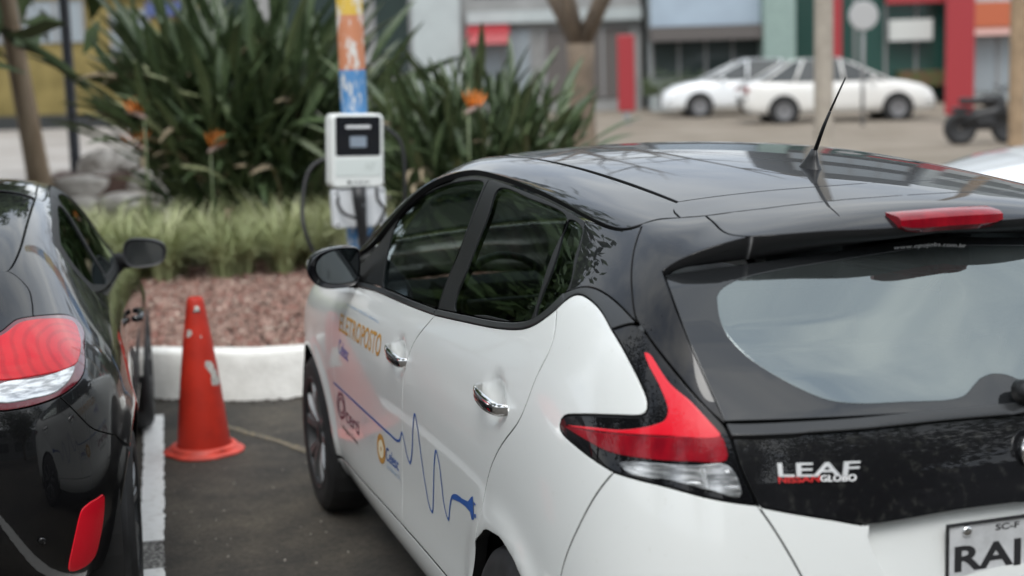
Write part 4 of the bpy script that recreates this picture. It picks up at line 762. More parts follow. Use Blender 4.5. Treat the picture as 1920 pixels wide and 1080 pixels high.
# ================================================================ ground, kerb, planting bed
def asphalt():
    m=bpy.data.materials.new('worn_asphalt'); m.use_nodes=True; n=m.node_tree; b=n.nodes['Principled BSDF']; l=n.links.new; tc=n.nodes.new('ShaderNodeTexCoord')
    def noise(sc,d=6,r=.6):
        z=n.nodes.new('ShaderNodeTexNoise'); z.inputs['Scale'].default_value=sc; z.inputs['Detail'].default_value=d; z.inputs['Roughness'].default_value=r; l(tc.outputs['Object'],z.inputs['Vector']); return z
    def ramp(src,p0,c0,p1,c1):
        r=n.nodes.new('ShaderNodeValToRGB'); e=r.color_ramp.elements; e[0].position=p0; e[0].color=(*c0,1); e[1].position=p1; e[1].color=(*c1,1); l(src,r.inputs[0]); return r
    big=ramp(noise(.9,4).outputs[0],.38,(.032,.029,.0255),.62,(.072,.062,.050)); fine=ramp(noise(38,10,.85).outputs[0],.36,(.42,.42,.42),.68,(1.75,1.72,1.62))
    sp=n.nodes.new('ShaderNodeTexVoronoi'); sp.inputs['Scale'].default_value=95; l(tc.outputs['Object'],sp.inputs['Vector']); spr=ramp(sp.outputs['Distance'],.05,(1.9,1.85,1.7),.22,(1,1,1))
    mid=ramp(noise(5.5,9,.72).outputs[0],.34,(.62,.62,.62),.68,(1.35,1.32,1.25)); m0=n.nodes.new('ShaderNodeMixRGB'); m0.blend_type='MULTIPLY'; m0.inputs[0].default_value=1; l(big.outputs[0],m0.inputs[1]); l(mid.outputs[0],m0.inputs[2])
    m1=n.nodes.new('ShaderNodeMixRGB'); m1.blend_type='MULTIPLY'; m1.inputs[0].default_value=1; l(m0.outputs[0],m1.inputs[1]); l(fine.outputs[0],m1.inputs[2])
    m2=n.nodes.new('ShaderNodeMixRGB'); m2.blend_type='MULTIPLY'; m2.inputs[0].default_value=.6; l(m1.outputs[0],m2.inputs[1]); l(spr.outputs[0],m2.inputs[2]); l(m2.outputs[0],b.inputs['Base Color'])
    b.inputs['Roughness'].default_value=.82; bp=n.nodes.new('ShaderNodeBump'); bp.inputs['Strength'].default_value=.9; bp.inputs['Distance'].default_value=.010; l(noise(85,8,.75).outputs[0],bp.inputs['Height']); l(bp.outputs[0],b.inputs['Normal'])
    return m
def paint(name,col,under,lo,hi,scale=30):
    return M(name,under,.75,col2=col,vscale=scale,vlo=lo,vhi=hi,detail=9,bump=.25,bscale=150)
def sheet(name,pts,z,mat,kind='structure'): 
    return tag(mesh(name,[(x,y,z) for x,y in pts],[tuple(range(len(pts)))],mat,None,False),kind=kind)
sheet('ground',[(-400,-300),(400,-300),(400,700),(-400,700)],0,asphalt())
# bay line, worn through for a short stretch
def strip(name,a,b,w,mat,z=.004,n=60,jit=.0035):
    a,b=np.array(a),np.array(b); d=(b-a)/np.linalg.norm(b-a); s=np.array([-d[1],d[0]]); v=[]
    for k in range(n+1):
        p=a+(b-a)*k/n
        for e in (-1,1): q=p+s*(w/2*e+RNG.normal(0,jit)); v.append((q[0],q[1],z))
    o=mesh(name,v,[(2*k,2*k+1,2*k+3,2*k+2) for k in range(n)],mat,None,False); return tag(o,kind='structure')
wp_=paint('worn_white_paint',(.84,.83,.80),(.70,.68,.64),.34,.5,26)
strip('parking_line',(-1.392,4.742),(-1.575,2.517),.096,wp_); strip('parking_line',(-1.601,2.174),(-1.93,-1.2),.096,wp_)
strip('parking_line',(-1.575,2.517),(-1.601,2.174),.094,paint('worn_off_paint',(.36,.35,.32),(.07,.065,.06),.46,.60,60),z=.0038,n=14)
strip('parking_line',(1.30,4.70),(.95,.4),.096,wp_)
pts=[(-1.08,4.36),(-1.03,4.26),(-.97,4.12),(-.907,4.0),(-.84,3.85),(-.775,3.684),(-.70,3.50)]
for p,q in zip(pts[:-1],pts[1:]): pass
yl=smooth_curve(np.array(pts),.05); v=[];
for k,(x,y) in enumerate(yl): v+=[(x-.022+RNG.normal(0,.004),y-.01,.004),(x+.022+RNG.normal(0,.004),y+.01,.004)]
tag(mesh('faded_line',v,[(2*k,2*k+1,2*k+3,2*k+2) for k in range(len(yl)-1)],paint('faded_ochre_paint',(.20,.155,.085),(.075,.068,.058),.42,.62,40),None,False),kind='structure')
# small pale chips lying on the asphalt
b=MB()
for k in range(70):
    x,y=RNG.uniform(-1.5,-.3),RNG.uniform(2.0,4.6); s=RNG.uniform(.003,.009); b.box((x,y,s*.4),(s,s*RNG.uniform(.6,1.4),s*.8),RNG.uniform(0,3))
tag(b.build('grit',M('grit_stone',(.24,.22,.19),.9)),'pale grit and leaf crumbs scattered on the asphalt','grit',kind='stuff')
# kerb
kp=smooth_curve(np.array([(-9,7.6),(-5.0,6.55),(-3.0,5.90),(-1.95,5.46),(-1.40,5.18),(-1.08,5.0),(-.84,4.885),(-.6,4.85),(0.2,4.87),(1.5,4.95),(2.3,5.08),(2.8,5.45),(2.98,6.1),(3.04,7.5),(3.05,13.3)]),.10)
prof=[(0,0),(.004,.05),(.011,.19),(.015,.250),(.021,.266),(.034,.272),(.08,.274),(.138,.273),(.151,.264),(.156,.235),(.158,0)]
T=np.gradient(kp,axis=0); T/=np.linalg.norm(T,axis=1,keepdims=True); S=np.stack([-T[:,1],T[:,0]],1)
rs=[]
for k in range(len(kp)):
    j=RNG.normal(0,.0009,len(prof)); rs.append([(kp[k,0]+S[k,0]*(a+j[i]),kp[k,1]+S[k,1]*(a+j[i]),max(0,h+(j[-1-i] if h>0 else 0))) for i,(a,h) in enumerate(prof)])
b=MB(); b.rings(rs,close=False,cap=False)
kerb_m=M('whitewashed_concrete',(.66,.65,.61),.85,col2=(.78,.77,.73),vscale=7,vlo=.35,vhi=.62,detail=9,bump=.25,bscale=60)
tag(b.build('kerb',kerb_m,None,angle=50),kind='structure')
# grime and crumbs along the foot of the kerb
b=MB()
for k in range(1500):
    i=RNG.integers(0,len(kp)-1); u=RNG.uniform(); p=kp[i]*(1-u)+kp[i+1]*u; 
    if not -3<p[0]<1.2: continue
    o=-abs(RNG.normal(0,.025))-.002; s=RNG.uniform(.005,.018); b.box((p[0]+S[i,0]*o,p[1]+S[i,1]*o,s*.3),(s,s*RNG.uniform(.5,1.5),s*.7),RNG.uniform(0,3))
tag(b.build('debris',M('kerb_debris',(.06,.05,.042),.95,var=.5,vscale=40)),'dark dirt and bark crumbs along the foot of the white kerb','debris',kind='stuff')
# bed
_m=int(np.argmax(kp[:,0]>2.6)); bk=np.array([(p[0]+s[0]*.12,p[1]+s[1]*.12) for p,s in zip(kp[:_m],S[:_m])])
bk=bk[np.argsort(bk[:,0])]; bx=np.append(np.arange(-9,2.6,.12),[2.6,2.85,2.93]); by=np.interp(bx,bk[:,0],bk[:,1]); by[-2:]=(5.75,6.3)
nb=len(bx); v=[];rows=[0,.08,.2,.4,.7,1]
for d in rows:
    for k in range(nb): y=by[k]+(13.3-by[k])*d; v.append((bx[k],y,.222+RNG.normal(0,.006)+.015*math.sin(bx[k]*2+y)))
soil=M('dark_soil',(.085,.05,.038),.95,col2=(.16,.095,.075),vscale=9,bump=.8,bscale=35)
tag(mesh('planting_bed',v,[(i*nb+k,i*nb+k+1,(i+1)*nb+k+1,(i+1)*nb+k) for i in range(len(rows)-1) for k in range(nb-1)],soil),kind='structure')
def chips(n,mat,x0,x1,seed,smin=.012,smax=.042,ymax=3.9):
    rg=np.random.default_rng(seed); b=MB(); c=0
    while c<n:
        x=rg.uniform(x0,x1); yk=float(np.interp(x,bk[:,0],bk[:,1])); y=yk+.06+rg.uniform(0,1)**1.15*ymax; s=rg.uniform(smin,smax); c+=1
        z=.226+rg.uniform(0,.022); a=rg.uniform(0,6.28); tl=rg.normal(0,.35,2); ca,sa=math.cos(a),math.sin(a); h=s*rg.uniform(.25,.6); w=s*rg.uniform(.4,.9); tp=rg.uniform(.5,.9)
        q=[]
        for (px,py,pz) in ((-s,-w,-h),(s,-w,-h),(s*.9,w,-h),(-s,w*.8,-h),(-s*tp,-w*tp,h),(s*tp,-w*.6,h),(s*.8*tp,w*tp,h),(-s*tp,w*.6,h)):
            px*=.6;py*=.6;pz*=.6; q.append((x+px*ca-py*sa,y+px*sa+py*ca,z+pz+px*tl[0]+py*tl[1]))
        b.add(q,[(0,3,2,1),(4,5,6,7),(0,1,5,4),(1,2,6,5),(2,3,7,6),(3,0,4,7)])
    return b
for sd,cnt,col,c2,nm in ((1,8500,(.225,.138,.108),(.32,.215,.175),'reddish'),(2,4200,(.20,.09,.07),(.27,.15,.12),'brown'),(3,1500,(.36,.275,.225),(.44,.345,.29),'pale')):
    tag(chips(cnt,None,-3.2,2.2,sd).build('stone_mulch',M('mulch_'+nm,col,.9,col2=c2,vscale=14)),nm+' crushed stone mulch covering the planting bed behind the kerb','mulch',kind='stuff')
# ================================================================ traffic cone
cone=empty('traffic_cone',(-1.225,3.87,0)); tag(cone,'worn orange-red traffic cone with torn stickers standing before the kerb','cone')
m_cone=M('cone_plastic',(.46,.026,.012),.55,spec=.3,col2=(.29,.018,.010),vscale=7,vlo=.42,vhi=.75,detail=8)
m_cbase=M('cone_base_plastic',(.62,.07,.045),.5,var=.15,vscale=12)
b=MB(); b.lathe([(.128,.022),(.1245,.06),(.109,.21),(.091,.37),(.069,.54),(.047,.69),(.039,.735),(.034,.748),(.024,.752),(.022,.735),(.03,.5)],40); b.build('cone_body',m_cone,cone,angle=50)
b=MB(); rs=[]
for r,h in ((.19,0),(.193,.008),(.188,.014),(.165,.02),(.158,.034),(.147,.042),(.134,.040),(.128,.026)):
    ring=[]
    for k in range(48):
        a=2*math.pi*k/48; f=1 if r<.162 else (.90+.10*abs(math.cos(2*a+.6))**.5); ring.append((r*f*math.cos(a),r*f*math.sin(a),h))
    rs.append(ring)
b.rings(rs,cap=False); b.build('cone_base',m_cbase,cone,angle=50)
def cone_r(z): return float(np.interp(z,[.022,.06,.21,.37,.54,.69,.735],[.128,.1245,.109,.091,.069,.047,.039]))
def cone_patch(name,poly,mat,off=.0012):
    """poly of (angle deg, height); angle 0 faces -Y"""
    P=np.array(poly,float)*np.array([.0015,1.0]); g=np.stack([k.ravel() for k in np.meshgrid(np.arange(P[:,0].min(),P[:,0].max(),.007),np.arange(P[:,1].min(),P[:,1].max(),.008))],1)
    g=g[inside(P,g)]; g=g[seg_dist(P,g)>.003] if len(g) else g; A=np.vstack([P,g]) if len(g) else P; n=len(P)
    r=delaunay_2d_cdt([Vector(x) for x in A],[(i,(i+1)%n) for i in range(n)],[],1,1e-6); v=[]
    for x,z in r[0]: a=x/.0015; rr=cone_r(z)+off; v.append((rr*math.sin(R(a)),-rr*math.cos(R(a)),z))
    mesh(name,v,[tuple(t) for t in r[2]],mat,cone,False)
m_stick=M('torn_sticker',(.55,.53,.48),.6,col2=(.30,.29,.27),vscale=40)
cone_patch('sticker',[(16,.455),(26,.452),(38,.448),(46,.43),(50,.405),(60,.40),(57,.38),(66,.365),(70,.335),(52,.328),(30,.335),(28,.36),(32,.385),(22,.41),(13,.43)],m_stick)
cone_patch('sticker',[(-52,.60),(-40,.605),(-30,.60),(-28,.585),(-38,.57),(-55,.568)],m_stick); cone_patch('sticker',[(-10,.715),(14,.712),(17,.70),(12,.69),(-14,.69)],m_stick,.0016)
cone_patch('sticker',[(-22,.692),(20,.690),(20,.680),(-22,.682)],m_ink,.002); cone_patch('sticker',[(6,.575),(12,.578),(13,.565),(7,.563)],m_stick)
# ================================================================ charging post
PX,PY=-.105,5.42
def stripe_mat():
    m=bpy.data.materials.new('peeling_striped_paint'); m.use_nodes=True; n=m.node_tree; b=n.nodes['Principled BSDF']; l=n.links.new
    tc=n.nodes.new('ShaderNodeTexCoord'); sp=n.nodes.new('ShaderNodeSeparateXYZ'); l(tc.outputs['Object'],sp.inputs[0])
    mr=n.nodes.new('ShaderNodeMapRange'); mr.inputs[1].default_value=0; mr.inputs[2].default_value=5; l(sp.outputs[2],mr.inputs[0])
    rp=n.nodes.new('ShaderNodeValToRGB'); rp.color_ramp.interpolation='CONSTANT'; e=rp.color_ramp.elements
    e[0].position=0; e[0].color=(.045,.17,.36,1); e[1].position=1.775/5; e[1].color=(.42,.16,.075,1)
    for p,c in ((2.085/5,(.50,.33,.035,1)),(2.42/5,(.045,.17,.36,1)),(2.75/5,(.42,.16,.075,1)),(3.1/5,(.50,.33,.035,1))): x=e.new(p); x.color=c
    l(mr.outputs[0],rp.inputs[0])
    mp=n.nodes.new('ShaderNodeMapping'); mp.inputs['Scale'].default_value=(9,9,3.5); l(tc.outputs['Object'],mp.inputs[0]); nz=n.nodes.new('ShaderNodeTexNoise'); nz.inputs['Scale'].default_value=1.6; nz.inputs['Detail'].default_value=9; nz.inputs['Roughness'].default_value=.7; l(mp.outputs[0],nz.inputs['Vector'])
    r2=n.nodes.new('ShaderNodeValToRGB'); r2.color_ramp.elements[0].position=.49; r2.color_ramp.elements[1].position=.57; l(nz.outputs[0],r2.inputs[0])
    mx=n.nodes.new('ShaderNodeMixRGB'); mx.inputs[2].default_value=(.50,.49,.46,1); l(r2.outputs[0],mx.inputs[0]); l(rp.outputs[0],mx.inputs[1]); l(mx.outputs[0],b.inputs['Base Color']); b.inputs['Roughness'].default_value=.6; return m
post=empty('charging_post',(PX,PY,0)); tag(post,'round steel post painted in yellow, orange and blue bands with flaking paint','post')
b=MB(); b.lathe([(.077,.2),(.077,3.4),(.06,3.42),(.001,3.42)],28); b.build('pole',stripe_mat(),post,True); b=MB(); b.lathe([(.14,.222),(.14,.24),(.10,.25),(.078,.255)],20); b.build('base_flange',m_plas,post,True)
ch=empty('wall_charger',(PX-.03,PY-.17,1.105),R(5)); tag(ch,'white wall-box vehicle charger with black face and small display on the striped post','charger'); ch.rotation_euler=(0,R(2.2),R(6))
m_wbox=M('charger_white',(.66,.68,.66),.38,coat=.3); m_wgrey=M('charger_pale',(.56,.60,.58),.45); m_face=M('charger_face',(.006,.007,.010),.12,coat=1)
def rrect(w,h,r,y,n=6,cz=0,cx=0):
    o=[]
    for sx,sz,a0 in ((1,1,0),(-1,1,90),(-1,-1,180),(1,-1,270)):
        for k in range(n+1): a=R(a0+90*k/n); o.append((cx+sx*(w/2-r)+r*math.cos(a),y,cz+sz*(h/2-r)+r*math.sin(a)))
    return o
def slab(name,w,h,r,y0,y1,mat,par,cz=0,cx=0,bev=.006):
    b=MB(); b.rings([rrect(w,h,r,y1,cz=cz,cx=cx),rrect(w,h,r,y0+bev,cz=cz,cx=cx),rrect(w-2*bev,h-2*bev,max(r-bev,.001),y0,cz=cz,cx=cx)]); return b.build(name,mat,par,angle=40)
body=slab('housing',.312,.425,.035,0,.12,m_wbox,ch,cz=.212,bev=.012)
f=slab('front_panel',.268,.225,.012,-.004,.0,m_face,ch,cz=.298,bev=.002); slab('light_strip',.15,.018,.009,-.006,-.003,M('strip_white',(.6,.61,.62),.4),f,cz=.350,bev=.001); slab('display',.098,.062,.004,-.006,-.003,M('display_grey',(.22,.26,.31),.2),f,cz=.265,bev=.001)
slab('lower_panel',.275,.10,.008,-.003,.0,m_wgrey,ch,cz=.118,bev=.002)
v,fc=text_mesh('N7'); mesh('printed_logo',np.stack([.045+.055*v[:,0],np.full(len(v),-.0045),.10+.045*v[:,1]],1),fc,M('pale_print',(.42,.46,.44),.5),ch,False)
b=MB(); b.box((-.055,-.001,.035),(.02,.003,.018)); v,fc=text_mesh('ENERGIA'); b.add(np.stack([-.03+.10*v[:,0],np.full(len(v),-.0035),.029+.013*v[:,1]],1),fc); b.build('printed_name',m_ink,ch)
jb=slab('junction_box',.31,.225,.02,.02,.10,M('junction_grey',(.60,.62,.64),.45),None,cz=.99,cx=0,bev=.006); jb.location=(PX-.02,PY-.175,0); jb.rotation_euler=(0,0,R(4)); tag(jb,'pale grey junction box with corner screws below the wall-box charger','junction box')
for sx in (-.135,.135):
    for z in (.90,1.08):
        b=MB(); b.lathe([(.008,.0195),(.008,.016),(.001,.0155)],10,'y',(sx,0,z)); b.build('screw',m_plas,jb,True)
pg=empty('charging_plug',(PX-.035,PY-.205,1.10)); tag(pg,'black charging plug holstered under the wall-box with its handle hanging down','plug')
b=MB(); b.tube([(0,0,.02),(0,-.005,-.06),(.004,-.004,-.16),(.012,.01,-.28),(.02,.03,-.42),(.02,.05,-.86)],[.042,.040,.032,.028,.024,.022],12); b.build('handle',m_plas,pg,True)
for k,z in enumerate((-.085,-.125,-.165)):
    b=MB(); b.box((.004,-.036+.004*k,z),(.03-.006*k,.006,.018),bev=.002); b.build('button',m_grey if k<2 else m_trim,pg)
cb=MB(); P=smooth_curve(np.array([(PX-.10,PY-.12,1.12),(PX-.155,PY-.17,1.04),(PX-.13,PY-.22,.97),(PX-.04,PY-.22,.93)]),.03); cb.tube(P,.010,8); P=smooth_curve(np.array([(PX+.09,PY-.12,1.12),(PX+.075,PY-.2,1.03),(PX+.11,PY-.21,.98),(PX+.06,PY-.2,.88),(PX-.02,PY-.16,.75),(PX-.05,PY-.1,.5),(PX-.05,PY-.1,.24)]),.03); cb.tube(P,.010,8)
P=smooth_curve(np.array([(PX+.15,PY-.1,1.45),(PX+.24,PY-.1,1.36),(PX+.26,PY-.1,1.1),(PX+.22,PY-.05,.7),(PX+.2,PY,.24)]),.03); cb.tube(P,.011,8)
P=smooth_curve(np.array([(PX-.08,PY+.05,1.3),(PX-.26,PY+.05,1.22),(PX-.33,PY+.0,1.0),(PX-.33,PY-.05,.86),(PX-.25,PY-.05,.68),(PX-.1,PY-.05,.6),(PX+.02,PY-.1,.55)]),.03); cb.tube(P,.013,8)
tag(cb.build('charging_cable',M('cable_black',(.012,.012,.013),.5),None,True),'black charging cable looped around the striped post','cable')
# ================================================================ planting
m_grass=M('border_grass_green',(.23,.265,.115),.55,col2=(.38,.405,.21),vscale=3.0,vlo=.35,vhi=.65); m_grass2=M('border_grass_pale',(.44,.455,.27),.6,col2=(.52,.53,.35),vscale=5)
def blades(n,seed,x0,x1,y0,y1,hmin,hmax,w):
    rg=np.random.default_rng(seed); V=[];F=[]
    cl=[(rg.uniform(x0,x1),rg.uniform(y0,y1)) for _ in range(max(20,n//150))]
    for k in range(n):
        cx,cy=cl[rg.integers(len(cl))]; a=rg.uniform(0,6.283); rad=abs(rg.normal(0,.05)); L=rg.uniform(hmin,hmax); d=np.array([math.cos(a),math.sin(a)]); s=np.array([-d[1],d[0]])*w*rg.uniform(.6,1.2)
        lean=rg.uniform(.6,1.45); b=len(V); m=5
        for i in range(m):
            u=i/(m-1); r=rad+L*lean*(u**1.7)*.75; z=.21+L*(1.25*u-.62*lean*u*u); ww=(1-u)**.6*(1 if u>0 else .8)
            p=np.array([cx,cy])+d*r
            if i<m-1: V+= [(p[0]-s[0]*ww,p[1]-s[1]*ww,z),(p[0]+s[0]*ww,p[1]+s[1]*ww,z)]
            else: V.append((p[0],p[1],z))
        for i in range(m-2): q=b+2*i; F.append((q,q+1,q+3,q+2))
        F.append((b+2*(m-2),b+2*(m-2)+1,b+2*(m-1)))
    return V,F
for seed,n,mt,nm,yy in ((11,17000,m_grass,'green',(8.15,9.9)),(12,9000,m_grass2,'pale green',(8.1,9.8))):
    V,F=blades(n,seed,-5.2,3.2,yy[0],yy[1],.40,.72,.0085); tag(mesh('border_grass',V,F,mt,None,False),nm+' arching border grass growing in a band behind the mulch','grass',kind='stuff')
# bird-of-paradise plants
def leaf_mesh(nm,pet,bl,bw,bend,mat,curl=.35):
    V=[];F=[];b=0
    pts=[]
    for u in np.linspace(0,1,5): pts.append(np.array([bend*.35*(u**2)*pet,0,pet*u]))
    mb=MB(); mb.tube(pts,[.013,.011,.009,.008,.006],5,cap=False); V=list(mb.v); F=list(mb.f); p0=pts[-1]; d0=np.array([bend*.7,0,1.0]); d0/=np.linalg.norm(d0); n=9; b=len(V)
    p=p0.copy(); d=d0.copy()
    for i in range(n):
        u=i/(n-1); w=bw*(math.sin(math.pi*min(1,u*.93+.05))**.75)*(1-.25*u); nrm=np.array([-d[2],0,d[0]])
        for e in (-1,-.5,0,.5,1): V.append(tuple(p+np.array([0,1,0])*w*e*.96+nrm*abs(e)*w*curl))
        p=p+d*bl/(n-1); ang=-bend*.11; d=np.array([d[0]*math.cos(ang)-d[2]*math.sin(ang),0,d[0]*math.sin(ang)+d[2]*math.cos(ang)])
    for i in range(n-1):
        for j in range(4): q=b+i*5+j; F.append((q,q+1,q+6,q+5))
    me=bpy.data.meshes.new(nm); me.from_pydata([tuple(map(float,x)) for x in V],[],F); me.polygons.foreach_set('use_smooth',[True]*len(F)); me.materials.append(mat); return me
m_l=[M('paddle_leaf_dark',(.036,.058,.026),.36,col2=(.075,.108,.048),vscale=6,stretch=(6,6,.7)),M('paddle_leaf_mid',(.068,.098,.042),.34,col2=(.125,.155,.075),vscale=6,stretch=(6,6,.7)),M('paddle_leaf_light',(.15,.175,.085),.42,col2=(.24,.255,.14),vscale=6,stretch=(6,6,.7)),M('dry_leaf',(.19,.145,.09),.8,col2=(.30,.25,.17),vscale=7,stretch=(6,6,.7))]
LEAVES=[(leaf_mesh('leaf',pt*.62,bl*.85,bw*.92,bd,m_l[mi],cu),mi) for pt,bl,bw,bd,mi,cu in ((.85,.52,.044,.5,0,.45),(1.1,.55,.042,.3,0,.6),(.7,.50,.046,.7,0,.4),(.95,.52,.040,.45,1,.5),(.6,.5,.042,.8,1,.4),(1.15,.6,.038,.25,1,.7),(.85,.5,.038,.6,2,.5),(.5,.45,.036,1.0,2,.45),(.5,.42,.035,1.4,3,.7),(.75,.38,.028,1.2,3,.9))]
def flower(par,loc,rz,sc=1.0):
    e=empty('flower',loc,rz,par); e.scale=(sc,)*3
    b=MB(); b.tube([(0,0,-.9),(0,0,-.4),(0,0,0)],[.011,.010,.009],6); b.build('stalk',m_l[1],e,True)
    b=MB(); b.rings([[(x,r*math.cos(t),z+r*1.3*math.sin(t)) for t in np.linspace(0,6.283,8,endpoint=False)] for x,z,r in ((-.03,-.01,.006),(0,0,.016),(.06,.02,.015),(.12,.035,.009),(.19,.045,.002))]); b.build('beak',M('flower_beak',(.28,.20,.17),.6),e,True)
    for k in range(5):
        a=-.5+.32*k; b=MB(); L=.15; rs=[]
        for u,w in ((0,.008),(.35,.02),(.7,.016),(1,.002)): rs.append([(.02+.02*k+L*u*math.sin(a)+w*.3*q1,w*q2,.02+L*u*math.cos(a)) for q1,q2 in ((0,1),(1,0),(0,-1),(-1,0))])
        b.rings(rs); b.build('petal',M('flower_orange',(.72,.20,.025),.5),e,True)
def paddle_plant(name,label,x,y,n,seed,rad,hs,fill,flowers):
    rg=np.random.default_rng(seed); root=empty(name,(x,y,.22)); tag(root,label,'plant')
    for k in range(n):
        i=rg.choice(10,p=[.15,.13,.12,.12,.10,.09,.08,.07,.08,.06]); me,mi=LEAVES[i]; o=bpy.data.objects.new('leaf',me); a=rg.uniform(0,6.283); r=rad*.62*math.sqrt(rg.uniform(0,1))*.72; 
        lean=.06+1.0*(r/(rad*.45))*rg.uniform(.3,1.05); s=hs*rg.uniform(.72,1.12)*(1-.12*r/rad)
        o.location=(r*math.cos(a),r*math.sin(a)*.8,hs*.62*rg.uniform(0,1)**.8*(1-.55*(r/(rad*.62))**2)); az=a+rg.normal(0,.45); lean*=.55+.6*o.location[2]/(hs*.62)
        o.rotation_euler=(Matrix.Rotation(az,3,'Z')@Matrix.Rotation(lean,3,'Y')@Matrix.Rotation(rg.uniform(-1.3,1.3) if rg.uniform()<.6 else rg.uniform(0,6.28),3,'Z')).to_euler(); o.scale=(s,s,s); link(o,root)
    # the tangle of stems and inner leaves that cannot be told apart
    V=[];F=[]
    for k in range(fill):
        me,mi=LEAVES[rg.choice([0,1,2,3,4,8])]; a=rg.uniform(0,6.283); r=rad*.42*math.sqrt(rg.uniform(0,1)); s=hs*rg.uniform(.45,1.0); lean=.05+.55*(r/(rad*.42))*rg.uniform(.2,1)
        Mx=Matrix.Translation((r*math.cos(a),r*math.sin(a)*.8,hs*.6*rg.uniform(0,1)*(1-.5*(r/(rad*.6))**2)))@Matrix.Rotation(a+rg.normal(0,.5),4,'Z')@Matrix.Rotation(lean,4,'Y')@Matrix.Rotation(rg.uniform(0,6.28),4,'Z')@Matrix.Scale(s,4); q0=len(V)
        V+=[(Mx@v.co)[:] for v in me.vertices]; F+=[tuple(i+q0 for i in p.vertices) for p in me.polygons]
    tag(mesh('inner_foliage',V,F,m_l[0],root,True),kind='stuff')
    for (fx,fy,fz,rz) in flowers: flower(root,(fx-x,fy-y,fz-.22),rz)
    return root
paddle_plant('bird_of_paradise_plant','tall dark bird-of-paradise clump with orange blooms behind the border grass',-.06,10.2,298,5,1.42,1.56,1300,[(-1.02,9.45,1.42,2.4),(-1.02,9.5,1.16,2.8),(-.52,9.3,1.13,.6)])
paddle_plant('bird_of_paradise_plant','lower brown-tipped bird-of-paradise clump with one bloom, just behind the charging post',1.50,8.7,295,9,1.30,1.10,1100,[(1.22,7.7,1.42,.5)])
